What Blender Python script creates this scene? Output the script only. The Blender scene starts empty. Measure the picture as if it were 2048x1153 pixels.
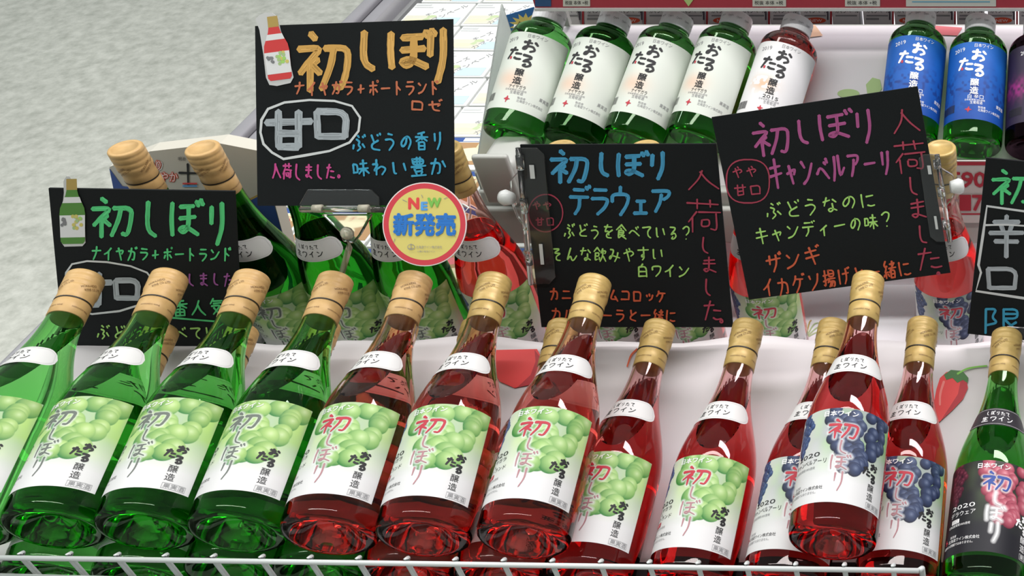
import bpy, bmesh, math, random
import numpy as np
from mathutils import Vector, Matrix
random.seed(4)
rng = np.random.default_rng(7)
SC = bpy.context.scene
COL = SC.collection
# ------------------------------------------------------------------ camera
CAMZ = 1.45
PITCH = math.radians(40)
FPX, PX0, PY0 = 2260.0, 2050.0, 576.5
cam = bpy.data.cameras.new('camera'); camo = bpy.data.objects.new('camera', cam); COL.objects.link(camo)
camo.location = (0, 0, CAMZ); camo.rotation_euler = (math.pi/2 - PITCH, 0, 0)
cam.sensor_width = 36; cam.lens = FPX/2048*36; cam.shift_x = -(PX0-1024)/2048; cam.clip_start = .05
SC.camera = camo
# ------------------------------------------------------------------ world, lights, exposure
SC.view_settings.view_transform = 'Standard'; SC.view_settings.look = 'None'
SC.view_settings.gamma = 1; SC.view_settings.use_curve_mapping = False
SC.view_settings.exposure = -0.12
w = bpy.data.worlds.new('shop'); SC.world = w; w.use_nodes = True
bg = w.node_tree.nodes['Background']; bg.inputs[0].default_value = (.90, .97, .95, 1); bg.inputs[1].default_value = .42
SC.cycles.transmission_bounces = 16; SC.cycles.max_bounces = 18; SC.cycles.transparent_max_bounces = 12
SC.cycles.caustics_reflective = False; SC.cycles.caustics_refractive = True
SC.cycles.sample_clamp_indirect = 4.0
def tube(x, y, z, lx, ly, p, col=(1, .98, .95)):
    l = bpy.data.lights.new('ceiling_tube', 'AREA'); l.shape = 'RECTANGLE'; l.size = lx; l.size_y = ly
    l.energy = p; l.color = col
    o = bpy.data.objects.new('ceiling_tube', l); COL.objects.link(o); o.location = (x, y, z)
    return o
tube(-.6, .25, 2.75, 2.6, .14, 27)
tube(-.4, 1.55, 2.75, 2.6, .14, 27)
tube(-3.0, 1.6, 2.9, 2.4, .14, 36, (.95, 1, .97))
tube(.7, 1.7, 2.3, 1.4, .25, 40, (1, .93, .97))
# ------------------------------------------------------------------ pixel rays of the photograph -> world points
SN, CS = math.sin(PITCH), math.cos(PITCH)
def ray(px, py):
    a, b = (px-PX0)/FPX, (PY0-py)/FPX
    return np.array([a, CS+b*SN, -SN+b*CS])
CAM = np.array([0, 0, CAMZ])
def P(px, py, D): return CAM + D*ray(px, py)
def at_y(px, py, y): r = ray(px, py); return CAM + r*(y/r[1])
def at_z(px, py, z): r = ray(px, py); return CAM + r*((z-CAMZ)/r[2])
def at_plane(px, py, p0, n):
    r = ray(px, py); return CAM + r*(np.dot(np.asarray(p0)-CAM, n)/np.dot(r, n))
def top_at(base, px, py, L):
    d = ray(px, py); b = base-CAM
    A, B, C_ = d@d, -2*d@b, b@b-L*L
    disc = max(B*B-4*A*C_, 0)
    return CAM + d*((-B+math.sqrt(disc))/2/A)
# ------------------------------------------------------------------ materials
def mat(name, col, rough=.5, metal=0, noise=0, nscale=60, trans=0, ior=1.45, coat=0, spec=None, bump=0, col2=None):
    m = bpy.data.materials.new(name); m.use_nodes = True; nt = m.node_tree; b = nt.nodes['Principled BSDF']
    b.inputs['Base Color'].default_value = (*col, 1); b.inputs['Roughness'].default_value = rough
    b.inputs['Metallic'].default_value = metal; b.inputs['Transmission Weight'].default_value = trans
    b.inputs['IOR'].default_value = ior; b.inputs['Coat Weight'].default_value = coat
    if spec is not None: b.inputs['Specular IOR Level'].default_value = spec
    if noise or bump:
        tc = nt.nodes.new('ShaderNodeTexCoord'); n = nt.nodes.new('ShaderNodeTexNoise'); n.inputs['Scale'].default_value = nscale
        n.inputs['Detail'].default_value = 4; nt.links.new(tc.outputs['Object'], n.inputs['Vector'])
        if noise:
            r = nt.nodes.new('ShaderNodeMix'); r.data_type = 'RGBA'
            c2 = col2 or tuple(max(0, c*(1-noise)) for c in col)
            r.inputs[6].default_value = (*c2, 1); r.inputs[7].default_value = (*(tuple(min(1, c*(1+noise*.5)) for c in col)), 1)
            nt.links.new(n.outputs['Fac'], r.inputs[0]); nt.links.new(r.outputs[2], b.inputs['Base Color'])
        if bump:
            bp = nt.nodes.new('ShaderNodeBump'); bp.inputs['Strength'].default_value = bump; bp.inputs['Distance'].default_value = .002
            nt.links.new(n.outputs['Fac'], bp.inputs['Height']); nt.links.new(bp.outputs[0], b.inputs['Normal'])
    return m
def wine_glass(name, tint, acol, dens):
    """glass filled with wine: tinted clear surface and absorbing liquid"""
    m = bpy.data.materials.new(name); m.use_nodes = True; nt = m.node_tree; nt.nodes.clear()
    o = nt.nodes.new('ShaderNodeOutputMaterial'); g = nt.nodes.new('ShaderNodeBsdfGlass'); v = nt.nodes.new('ShaderNodeVolumeAbsorption')
    g.inputs['Color'].default_value = (*tint, 1); g.inputs['IOR'].default_value = 1.42; g.inputs['Roughness'].default_value = 0.0
    v.inputs['Color'].default_value = (*acol, 1); v.inputs['Density'].default_value = dens
    nt.links.new(g.outputs[0], o.inputs['Surface']); nt.links.new(v.outputs[0], o.inputs['Volume'])
    return m
G_GREEN = wine_glass('green glass with white wine', (.70, .94, .66), (.18, .82, .14), 18)
G_DGREEN = wine_glass('deep green glass', (.36, .70, .33), (.14, .72, .16), 32)
G_ROSE = wine_glass('clear glass with rose wine', (.99, .93, .91), (.972, .17, .11), 21)
G_RED = wine_glass('clear glass with light red wine', (.99, .90, .90), (.968, .05, .06), 34)
G_BACKRED = wine_glass('clear glass with bright rose wine', (.99, .90, .88), (.98, .06, .04), 27)
G_PURPLE = wine_glass('dark glass with red wine', (.45, .25, .35), (.2, .03, .1), 60)
M_CAP = mat('tan cork-print foil', (.58, .38, .16), .45, .05, .30, 140, col2=(.48, .29, .11))
M_CAPG = mat('golden foil', (.55, .38, .13), .38, .12, .25, 140)
M_CAPINK = mat('brown foil print', (.16, .08, .03), .5)
M_BLACKLINE = mat('black foil line', (.02, .015, .01), .5)
M_PAPER = mat('white label paper', (.66, .66, .65), .45, coat=.15)
M_PAPERE = mat('label paper edge line', (.35, .35, .35), .6)
M_BLACKPAPER = mat('black label paper', (.025, .022, .028), .45)
INK = {}
def ink(name, col, rough=.6):
    if name not in INK: INK[name] = mat('ink '+name, col, rough)
    return INK[name]
for n_, c_ in dict(black=(.012, .012, .014), white=(.85, .85, .85), red=(.45, .03, .05), grey=(.25, .25, .26), mauve=(.40, .20, .22), blue=(.03, .07, .30),
                   orange=(.72, .40, .10), salmon=(.60, .17, .08), oval=(.72, .74, .74), chalk=(.42, .46, .49), pink=(.62, .07, .28), cyan=(.05, .38, .60),
                   green=(.10, .68, .24), lime=(.42, .75, .18), purple=(.36, .10, .36), teal=(.06, .34, .58), crimson=(.42, .05, .09), vermilion=(.66, .12, .05),
                   magenta=(.45, .09, .27), yellow=(.72, .62, .17), sred=(.72, .06, .06), sgreen=(.2, .5, .08), sblue=(.02, .17, .55), gold=(.5, .35, .1),
                   palegrey=(.5, .5, .5), wine=(.4, .02, .03), lblue=(.1, .35, .75), rim=(.75, .05, .06), markgrey=(.13, .15, .13), ored=(.7, .08, .03)).items(): ink(n_, c_)
for n_ in ('orange', 'chalk', 'green', 'teal', 'magenta'):
    c_ = INK[n_].node_tree.nodes['Principled BSDF'].inputs['Base Color'].default_value[:3]
    ink(n_+'_lo', tuple(x*.62 for x in c_)); ink(n_+'_hi', tuple(min(1, x*1.25+.03) for x in c_))
def vcol_mat(name, rough=.5, coat=.0):
    m = bpy.data.materials.new(name); m.use_nodes = True; nt = m.node_tree; b = nt.nodes['Principled BSDF']
    a = nt.nodes.new('ShaderNodeAttribute'); a.attribute_name = 'print'; nt.links.new(a.outputs['Color'], b.inputs['Base Color'])
    b.inputs['Roughness'].default_value = rough; b.inputs['Coat Weight'].default_value = coat; b.inputs['Specular IOR Level'].default_value = .3
    return m
M_PRINT = vcol_mat('printed label paper')
M_BOARD = mat('black card', (.010, .012, .013), .75, noise=.35, nscale=900, spec=.25)
M_ACR = mat('clear acrylic', (.93, .95, .94), .05, trans=.985, ior=1.38)
M_ACRW = mat('milky plastic', (.8, .82, .8), .3, trans=.25)
M_HINGE = mat('amber clear plastic', (.80, .76, .60), .12, trans=.55)
M_WIRE = mat('white coated wire', (.62, .65, .64), .35, coat=.2)
M_ALU = mat('brushed aluminium rim', (.40, .39, .42), .38, .4, .1, 30)
M_ALUD = mat('dark rim groove', (.06, .06, .07), .4, .3)
M_PLAST = mat('pale grey shelf plastic', (.45, .46, .43), .4, coat=.1)
M_LINER = mat('white case liner', (.80, .79, .82), .5)
M_WHITECAP = mat('white screw cap', (.86, .86, .88), .35)
# ------------------------------------------------------------------ object helpers
ORG = {}
def mesh(name, vs, fs, mats=None, mi=None, smooth=False):
    me = bpy.data.meshes.new(name); me.from_pydata([tuple(v) for v in vs], [], [tuple(f) for f in fs])
    for m in (mats if isinstance(mats, (list, tuple)) else [mats]):
        if m: me.materials.append(m)
    if mi is not None: me.polygons.foreach_set('material_index', mi)
    if smooth: me.polygons.foreach_set('use_smooth', [True]*len(me.polygons))
    me.update(); return me
def link(name, me, parent=None):
    o = bpy.data.objects.new(name, me); COL.objects.link(o)
    if parent: o.parent = parent
    return o
def tag(o, label=None, cat=None, group=None, kind=None):
    for k, v in (('label', label), ('category', cat), ('group', group), ('kind', kind)):
        if v: o[k] = v
    return o
def thing(name, label, cat, loc, group=None):
    o = bpy.data.objects.new(name, None); COL.objects.link(o); o.location = tuple(loc); o.empty_display_size = .02
    ORG[o.name] = np.array(loc, float)
    return tag(o, label, cat, group)
def part(name, geo, mats, parent=None, smooth=False, mi=None):
    """geo = (verts in world coordinates, faces)"""
    vs, fs = geo
    org = ORG.get(parent.name, np.zeros(3)) if parent else np.zeros(3)
    vs = np.asarray(vs, float) - org
    o = link(name, mesh(name, vs, fs, mats, mi, smooth), parent); ORG[o.name] = org
    return o
def join(*gs):
    vs, fs = [], []
    for v, f in gs:
        k = len(vs); vs += [tuple(p) for p in v]; fs += [tuple(i+k for i in q) for q in f]
    return vs, fs
def bevelled(geo, wd, seg=2):
    bm = bmesh.new(); vv = [bm.verts.new(tuple(v)) for v in geo[0]]
    for f in geo[1]: bm.faces.new([vv[i] for i in f])
    bmesh.ops.recalc_face_normals(bm, faces=bm.faces)
    bmesh.ops.bevel(bm, geom=list(bm.edges), offset=wd, segments=seg, affect='EDGES', profile=.5)
    bm.verts.index_update()
    r = ([tuple(v.co) for v in bm.verts], [tuple(v.index for v in f.verts) for f in bm.faces]); bm.free(); return r
BOXF = [(0, 3, 2, 1), (4, 5, 6, 7), (0, 1, 5, 4), (1, 2, 6, 5), (2, 3, 7, 6), (3, 0, 4, 7)]
def box(x0, y0, z0, x1, y1, z1, bev=0):
    g = ([(x0, y0, z0), (x1, y0, z0), (x1, y1, z0), (x0, y1, z0), (x0, y0, z1), (x1, y0, z1), (x1, y1, z1), (x0, y1, z1)], BOXF)
    return bevelled(g, bev) if bev else g
def slab(q, t, n=None, bev=0):
    """polygon q (world points) given a thickness t away from its front"""
    q = [np.asarray(p, float) for p in q]
    if n is None:
        n = np.cross(q[1]-q[0], q[2]-q[0]); n /= np.linalg.norm(n)
        if n@(CAM-q[0]) < 0: n = -n
    k = len(q); vs = q+[p-n*t for p in q]
    fs = [tuple(range(k)), tuple(range(2*k-1, k-1, -1))]+[((i+1) % k, i, i+k, (i+1) % k+k) for i in range(k)]
    return bevelled((vs, fs), bev, 1) if bev else (vs, fs)
def pipe(pts, r, seg=8, caps=True):
    pts = [np.asarray(p, float) for p in pts]; vs, fs = [], []
    up = np.array([.13, .21, .97])
    for i, p in enumerate(pts):
        d = pts[min(i+1, len(pts)-1)]-pts[max(i-1, 0)]; d = d/np.linalg.norm(d)
        a = np.cross(d, up)
        if np.linalg.norm(a) < .2: a = np.cross(d, [1, 0, 0])
        a /= np.linalg.norm(a); b = np.cross(d, a)
        rr = r[i] if isinstance(r, (list, tuple)) else r
        vs += [p+rr*(math.cos(t)*a+math.sin(t)*b) for t in np.linspace(0, 2*math.pi, seg, endpoint=False)]
    for i in range(len(pts)-1):
        for j in range(seg):
            k = (j+1) % seg; fs.append((i*seg+j, i*seg+k, (i+1)*seg+k, (i+1)*seg+j))
    if caps: fs += [tuple(range(seg-1, -1, -1)), tuple(range((len(pts)-1)*seg, len(pts)*seg))]
    return vs, fs
def ball(c, r, seg=12):
    vs, fs = [], []; n = seg//2
    for i in range(1, n):
        t = math.pi*i/n
        vs += [(c[0]+r*math.sin(t)*math.cos(a), c[1]+r*math.sin(t)*math.sin(a), c[2]+r*math.cos(t)) for a in np.linspace(0, 2*math.pi, seg, endpoint=False)]
    for i in range(n-2):
        for j in range(seg): k = (j+1) % seg; fs.append((i*seg+j, (i+1)*seg+j, (i+1)*seg+k, i*seg+k))
    vs += [(c[0], c[1], c[2]+r), (c[0], c[1], c[2]-r)]; a, b = len(vs)-2, len(vs)-1
    for j in range(seg): k = (j+1) % seg; fs += [(a, j, k), (b, (n-2)*seg+k, (n-2)*seg+j)]
    return vs, fs
def lathe(prof, seg=48, close=True):
    """prof = [(r, z)] from bottom to top, in metres"""
    vs, fs = [], []
    for r, z in prof: vs += [(r*math.cos(a), r*math.sin(a), z) for a in np.linspace(0, 2*math.pi, seg, endpoint=False)]
    for i in range(len(prof)-1):
        for j in range(seg): k = (j+1) % seg; fs.append((i*seg+j, i*seg+k, (i+1)*seg+k, (i+1)*seg+j))
    if close: fs += [tuple(range(seg-1, -1, -1)), tuple(range((len(prof)-1)*seg, len(prof)*seg))]
    return vs, fs
# ------------------------------------------------------------------ handwriting: every character as pen strokes on a 100 grid (xxyy)
S = {}
for ln in '''
初 2805 3815|0830 4828 3045 1068|2848 2895|4045 3055|3055 4568|5228 9228 9060 8292 7088|6828 6455 4892
し 3508 3060 4082 7092
ほ 1510 1250 1590|3520 8518|3548 8545|6020 6070 4585 3275 5068 8588
ぼ 1510 1250 1590|3520 7418|3548 7845|5820 5870 4585 3275 5068 8488|8006 8618|9202 9814
り 3015 2850|6808 7055 5092
リ 3010 3055|7008 7055 4892
ナ 0835 9030|5008 5050 2292
イ 7508 4540 1055|5035 5092
ヤ 1038 8530 6552|3512 5892
ガ 1230 7530 7560 6588 5080|4508 4050 1590|8004 8614|9200 9810
ラ 2515 8015|1542 8842 7570 4092
ポ 1535 8535|5010 5092|3055 1578|7055 8875|8808 9303 9808 9313 8808
ボ 1535 8535|5010 5092|3055 1578|7055 8875|8505 9015|9502 9912
ー 1050 9048
ト 4008 4092|4040 7562
ン 1520 3538|1288 5575 9028
ド 3508 3592|3540 7060|6510 7222|8006 8718
ロ 1520 1888|1520 8520 8088|1885 8285
ゼ 0840 9232 7052|3512 3580 8088|8006 8616|9200 9810
セ 0840 9232 7052|3512 3580 8088
甘 0535 9532|3010 3092|7010 7092|3060 7060|3090 7090
口 1520 1888|1520 8520 8088|1885 8285
入 4510 3850 0892|4018 6555 9590
荷 0520 9520|3208 3232|6808 6832|3040 0868|2058 2098|3845 9845|4562 4582 7082 7062 4562|8845 8892 7088
ま 2022 8020|2042 8040|5005 5075 3588 2075 4068 8590
た 1028 6025|4008 1592|5550 9048|5580 7088 9585
。 2075 3070 3882 2888 1880 2075
ぶ 4008 5518|3530 6040 4560 6575 4092|1560 0880|7555 9275|7810 8522|9005 9715
ど 3010 4550|8038 3060 3085 8888|7008 7818|8803 9512
う 3508 6515|1540 6035 8055 4095
の 5525 5060 2580 1260 3530 7025 9055 6590
香 7008 2016|0532 9532|5014 5050|4535 1055|5535 9055|2860 2898|2860 7260 7298|2878 7278|2896 7296
味 0830 0872|0830 3230 3272|0872 3272|4530 9028|3855 9853|6808 6896|6555 4080|7055 9880
わ 3008 3095|0835 4032 1075 4055 6045 9060 6595
い 1520 2080 3578|7525 8865
豊 1812 1840 8240 8212 1812|4005 4040|6005 6040|1826 8226|0850 9250|2858 2874 7274 7258 2858|3078 3690|7078 6290|0596 9596
か 0832 6530 6285 4588|3808 1592|7825 9555
デ 2515 7015|1038 9038|5240 5070 3092|8005 8615|9202 9810
ウ 5005 5022|1552 1528 8828 8060 5095
ェ 3050 7050|5050 5088|2088 7888
ア 1020 8820 8040 6050|5032 4560 2592
を 1520 8018|4505 1555 5045 5575|8540 3565 3590 8092
食 5003 0840|5003 9540|4025 5532|2842 7242 7268 2868|2855 7255|2842 2895 5080|8072 6080|5075 9597
べ 0560 3535 9578|6520 7232|8012 8724
て 0820 9015 5545 5575 8090
る 2015 7815 2565 6048 8070 6092 3588 5075
? 2025 4508 7518 7045 5065|5085 5288
そ 2512 7510 2045 8540 4565 5090 8092
ん 4508 1092 4555 5588 7085 9260
な 1028 5525|3508 1555|7020 8840|6545 6580 4590 3578 5570 9088
飲 2504 0230|2504 4828|1240 4040 4062 1262 1240|1240 1292 3080|4568 4885|6808 5540|6025 9825 8842|7535 7060 5095|7560 9895
み 1518 4518 1585 0868 2555 9268|7538 7065 5592
や 0845 7028 9045 6560|5008 6022|3018 5592
す 0825 9522|5505 5565 4072 3858 5550 5575 4092
白 5002 4015|1820 1895|1820 8220 8295|1855 8255|1892 8292
ワ 1545 1520 8820 8060 4595
カ 1030 8030 7788 6082|4508 4050 1592
ニ 2028 8028|0882 9282
ク 3808 3028 1050|3520 8520 7560 3595
ム 5008 1582 8578|6555 9295
コ 1522 8522 8285|1085 8285
ッ 2545 3260|5040 5855|8545 7575 5090
ケ 3008 2530 0855|2828 9228|6828 6260 3595
ル 2818 2555 0890|5512 5585 9555
と 3010 4048|8025 3060 3082 8090
一 0850 9248
緒 2505 1025 3045 1268 4262|3030 3535|2560 2595|1275 0888|3872 4585|5520 9018|7205 7240|4842 9840|9015 5065|6055 6095|6055 9055 9095|6075 9075|6094 9094
に 1512 1250 1592|4530 8828|4580 6588 9085
キ 1030 8525|0858 9552|4505 5595
ャ 1555 8040 6562|3530 5592
ベ 0560 3535 9578|6520 7232|8012 8724
ィ 7035 2065|5052 5092
ザ 0832 9532|3010 3055|7010 7050 4592|8503 9012|9400 9909
ギ 1030 8025|0858 9052|4008 5595|8005 8615|9201 9810
ゲ 3008 2530 0855|2828 8528|6228 5860 3095|8003 8613|9200 9810
ソ 1818 2838|8512 7555 3092
揚 0832 3832|2208 2288 1082|0562 3855|4808 4840 9040 9008 4808|4824 9024|4050 9850|5552 4072|4865 9565 9090 8092|6868 5092|8068 6595
げ 1510 1250 1592|3838 8532|6810 7060 5092|8003 8613|9200 9810
番 7508 2512|5010 5050|0530 9530|4535 1052|5535 9052|2258 2297|2258 7858 7897|2277 7877|2296 7896|5058 5096
人 5008 4050 0892|4535 6065 9592
気 3005 1032|2518 8518|2830 7530|1544 7544 7580 9592 9575|3055 6090|6052 2592
辛 5003 5015|1518 8518|3524 4240|6522 5840|0542 9542|1862 8262|5042 5098
限 1010 1097|1010 3810 2540 4060 1268|5512 9012 9045 5545|5528 9028|5512 5592 7582|5545 9595|8858 7568
生 2510 1235|1530 8528|5008 5090|1860 8058|0590 9590
お 1028 5525|3508 3575 1580 2060 6545 8570 6088|7015 8830
十 0545 9545|5005 5095
+ 2055 8050|5025 4580
'''.strip().split('\n'):
    ch, st = ln.split(' ', 1)
    S[ch] = [[(int(p[:2]), int(p[2:])) for p in s.split()] for s in st.split('|')]
def chaikin(p, n=2):
    p = [np.array(q, float) for q in p]
    if len(p) < 3: return p
    for _ in range(n):
        q = [p[0]]
        for a, b in zip(p[:-1], p[1:]): q += [a*.78+b*.22, a*.22+b*.78]
        p = q+[p[-1]]
    return p
GLY = {}
def glyphs(s):
    if s not in GLY:
        c = bpy.data.curves.new('t', 'FONT'); c.body = s; c.size = 1; c.resolution_u = 2
        o = bpy.data.objects.new('t', c); COL.objects.link(o)
        dg = bpy.context.evaluated_depsgraph_get(); dg.update()
        m = bpy.data.meshes.new_from_object(o.evaluated_get(dg))
        v = np.array([x.co[:2] for x in m.vertices]); f = [tuple(q.vertices) for q in m.polygons]
        bpy.data.meshes.remove(m); bpy.data.objects.remove(o); bpy.data.curves.remove(c)
        lo, hi = v.min(0), v.max(0); v = (v-[lo[0], 0]); GLY[s] = (v, f, hi[0]-lo[0])
    return GLY[s]
class Ink:
    """flat lettering gathered in a 2-D page (x right, y down), later laid onto a surface"""
    def __init__(s): s.v = []; s.f = []; s.m = []; s.l = []; s.names = []; s.k = 0
    def mi(s, n):
        if n not in s.names: s.names.append(n)
        return s.names.index(n)
    def poly(s, vs, fs, m):
        k = len(s.v); s.v += [tuple(p) for p in vs]; s.k += 1; s.l += [s.k]*len(vs)
        s.f += [tuple(i+k for i in q) for q in fs]; s.m += [s.mi(m)]*len(fs)
    def stroke(s, pts, w, m, taper=.25, jit=.08, smooth=2):
        p = chaikin(pts, smooth); n = len(p)
        if n < 2: return
        if n == 2: p = [p[0]*(1-t)+p[1]*t for t in (0, .25, .5, .75, 1)]; n = 5
        vs = []
        for i in range(n):
            d = p[min(i+1, n-1)]-p[max(i-1, 0)]; L = np.linalg.norm(d) or 1; d = d/L; nn = np.array([-d[1], d[0]])
            t = i/(n-1); ww = w/2*(1-taper*t)*(1+random.uniform(-jit, jit))
            vs += [p[i]+nn*ww, p[i]-nn*ww]
        d0 = p[0]-p[1]; d0 = d0/(np.linalg.norm(d0) or 1); d1 = p[-1]-p[-2]; d1 = d1/(np.linalg.norm(d1) or 1)
        vs += [p[0]+d0*w*.35, p[-1]+d1*w*.30]
        fs = [(2*i, 2*i+1, 2*i+3, 2*i+2) for i in range(n-1)]+[(0, 2*n, 1), (2*n-2, 2*n-1, 2*n+1)]
        s.poly(vs, fs, m)
    def streak(s, pts, w, m):
        p = chaikin(pts); n = len(p)
        if w < 6.5 or n < 2: return
        for _ in range(int(w/3)):
            off = random.uniform(-.36, .36)*w; a = random.uniform(0, .4); b = random.uniform(.6, 1); L = n-1
            q = []
            for t in np.linspace(a, b, 6):
                u = t*L; i = min(int(u), L-1); d = p[i+1]-p[i]; d = d/(np.linalg.norm(d) or 1); q.append(p[i]+(p[i+1]-p[i])*(u-i)+np.array([-d[1], d[0]])*off)
            s.stroke(q, w*random.uniform(.05, .12), random.choice([m+'_lo', m+'_lo', m+'_hi']), smooth=0)
    def char(s, ch, x0, y0, x1, y1, w, m, ang=0, jit=2.5, **kw):
        cx, cy = (x0+x1)/2, (y0+y1)/2; ca, sa = math.cos(ang), math.sin(ang)
        for st in S.get(ch, []):
            q = []
            for a, b in st:
                a += random.uniform(-jit, jit); b += random.uniform(-jit, jit)
                x = (a/100-.5)*(x1-x0); y = (b/100-.5)*(y1-y0); q.append((cx+x*ca-y*sa, cy+x*sa+y*ca))
            s.stroke(q, w, m, **kw)
            if m+'_lo' in INK: s.streak(q, w, m)
    def line(s, txt, xa, ya, xb, yb, h, w, m, **kw):
        """string whose row runs from the middle-left (xa,ya) to the middle-right (xb,yb)"""
        n = len(txt); ang = math.atan2(yb-ya, xb-xa); L = math.hypot(xb-xa, yb-ya)/n
        for i, c in enumerate(txt):
            t = (i+.5)/n; x = xa+(xb-xa)*t; y = ya+(yb-ya)*t+random.uniform(-.04, .04)*h
            ww = L*.43; hh = h/2*random.uniform(.92, 1.06)
            s.char(c, x-ww, y-hh, x+ww, y+hh, w, m, ang+random.uniform(-.05, .05), **kw)
    def text(s, txt, x, y, h, m, width=None, ang=0, bold=0, centre=False):
        v, f, L = glyphs(txt); sx = sy = h
        if width: sx = width/L
        q = v*[sx, -sy]
        if centre: q = q-[L*sx/2, 0]
        ca, sa = math.cos(ang), math.sin(ang)
        offs = [(0, 0)] if not bold else [(bold*math.cos(a), bold*math.sin(a)) for a in np.linspace(0, 6.28, 6, endpoint=False)]
        for dx, dy in offs:
            s.poly([(x+dx+a*ca-b*sa, y+dy+a*sa+b*ca) for a, b in q], f, m)
    def ring(s, pts, w, m):
        n = len(pts); p = [np.array(q, float) for q in pts]; vs = []
        for i in range(n):
            d = p[(i+1) % n]-p[i-1]; d /= np.linalg.norm(d) or 1; nn = np.array([-d[1], d[0]])
            ww = w/2*(1+random.uniform(-.15, .15)); vs += [p[i]+nn*ww, p[i]-nn*ww]
        s.poly(vs, [(2*i, 2*i+1, (2*i+3) % (2*n), (2*i+2) % (2*n)) for i in range(n)], m)
    def ellipse(s, x0, y0, x1, y1, w, m, n=40, sq=2.0):
        cx, cy, a, b = (x0+x1)/2, (y0+y1)/2, (x1-x0)/2, (y1-y0)/2; e = 2/sq
        s.ring([(cx+a*abs(math.cos(t))**e*math.copysign(1, math.cos(t)), cy+b*abs(math.sin(t))**e*math.copysign(1, math.sin(t)))
                for t in np.linspace(0, 2*math.pi, n, endpoint=False)], w, m)
    def fill(s, pts, m): s.poly(pts, [tuple(range(len(pts)))], m)
    def disc(s, cx, cy, r, m, n=28, ry=None): s.fill([(cx+r*math.cos(t), cy+(ry or r)*math.sin(t)) for t in np.linspace(0, 2*math.pi, n, endpoint=False)], m)
    def rect(s, x0, y0, x1, y1, m): s.fill([(x0, y0), (x1, y0), (x1, y1), (x0, y1)], m)
    def frame(s, x0, y0, x1, y1, w, m):
        s.rect(x0, y0, x1, y0+w, m); s.rect(x0, y1-w, x1, y1, m); s.rect(x0, y0, x0+w, y1, m); s.rect(x1-w, y0, x1, y1, m)
    def materials(s): return [INK[n] for n in s.names]
    def lay(s, fn, name, parent):
        """fn(x, y, layer) -> world point"""
        return part(name, ([fn(x, y, l) for (x, y), l in zip(s.v, s.l)], s.f), s.materials(), parent, mi=s.m)
    def wrap(s, rfn, name, step=.004, z0=0):
        """wrap the page round the bottle: x metres along the arc from the front, y = metres down from z0"""
        bm = bmesh.new(); lay = bm.verts.layers.float.new('l')
        vv = []
        for (x, y), l in zip(s.v, s.l):
            q = bm.verts.new((x, y, 0)); q[lay] = l; vv.append(q)
        for f, m in zip(s.f, s.m):
            try: g = bm.faces.new([vv[i] for i in f]); g.material_index = m
            except ValueError: pass
        xs = [a for a, b in s.v]
        for x in np.arange(math.floor(min(xs)/step)*step, max(xs), step):
            bmesh.ops.bisect_plane(bm, geom=list(bm.verts)+list(bm.edges)+list(bm.faces), plane_co=(x, 0, 0), plane_no=(1, 0, 0))
        for q in bm.verts:
            z = z0-q.co.y; r, rr = rfn(z); a = q.co.x/r
            r2 = rr+.00030+min(q[lay], 400)*6e-7
            q.co = Vector((r2*math.sin(a), -r2*math.cos(a), z))
        me = bpy.data.meshes.new(name); bm.to_mesh(me); bm.free()
        for m in s.materials(): me.materials.append(m)
        return me
# ------------------------------------------------------------------ printed pictures as fine colour grids
def grid_mesh(name, img, fn, mt, mask=None):
    H, W = img.shape[:2]
    uu, vv = np.meshgrid(np.linspace(0, 1, W+1), np.linspace(0, 1, H+1))
    co = fn(uu.ravel(), vv.ravel())
    me = bpy.data.meshes.new(name); me.vertices.add((W+1)*(H+1)); me.vertices.foreach_set('co', co.astype(np.float32).ravel())
    i, j = np.meshgrid(np.arange(W), np.arange(H)); a = (j*(W+1)+i).ravel()
    q = np.stack([a, a+W+1, a+W+2, a+1], 1); cimg = img.reshape(-1, 3)
    if mask is not None: q = q[mask.ravel()]; cimg = cimg[mask.ravel()]
    n = len(q)
    me.loops.add(n*4); me.loops.foreach_set('vertex_index', q.ravel().astype(np.int32))
    me.polygons.add(n); me.polygons.foreach_set('loop_start', np.arange(0, n*4, 4, dtype=np.int32))
    me.polygons.foreach_set('loop_total', np.full(n, 4, np.int32)); me.polygons.foreach_set('use_smooth', np.ones(n, bool))
    at = me.color_attributes.new('print', 'FLOAT_COLOR', 'CORNER')
    c = np.concatenate([cimg, np.ones((n, 1))], 1); at.data.foreach_set('color', np.repeat(c, 4, 0).astype(np.float32).ravel())
    me.materials.append(mt); me.update(calc_edges=True); me.validate(); return me
def smoothnoise(H, W, s, seed):
    r = np.random.default_rng(seed); g = r.random((int(H/s)+3, int(W/s)+3)); y = np.arange(H)/s; x = np.arange(W)/s
    yi, xi = y.astype(int), x.astype(int); fy, fx = (y-yi)[:, None], (x-xi)[None]; fy = fy*fy*(3-2*fy); fx = fx*fx*(3-2*fx)
    return (g[yi][:, xi]*(1-fy)*(1-fx)+g[yi+1][:, xi]*fy*(1-fx)+g[yi][:, xi+1]*(1-fy)*fx+g[yi+1][:, xi+1]*fy*fx)
LW, LH = .109, .090
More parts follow.
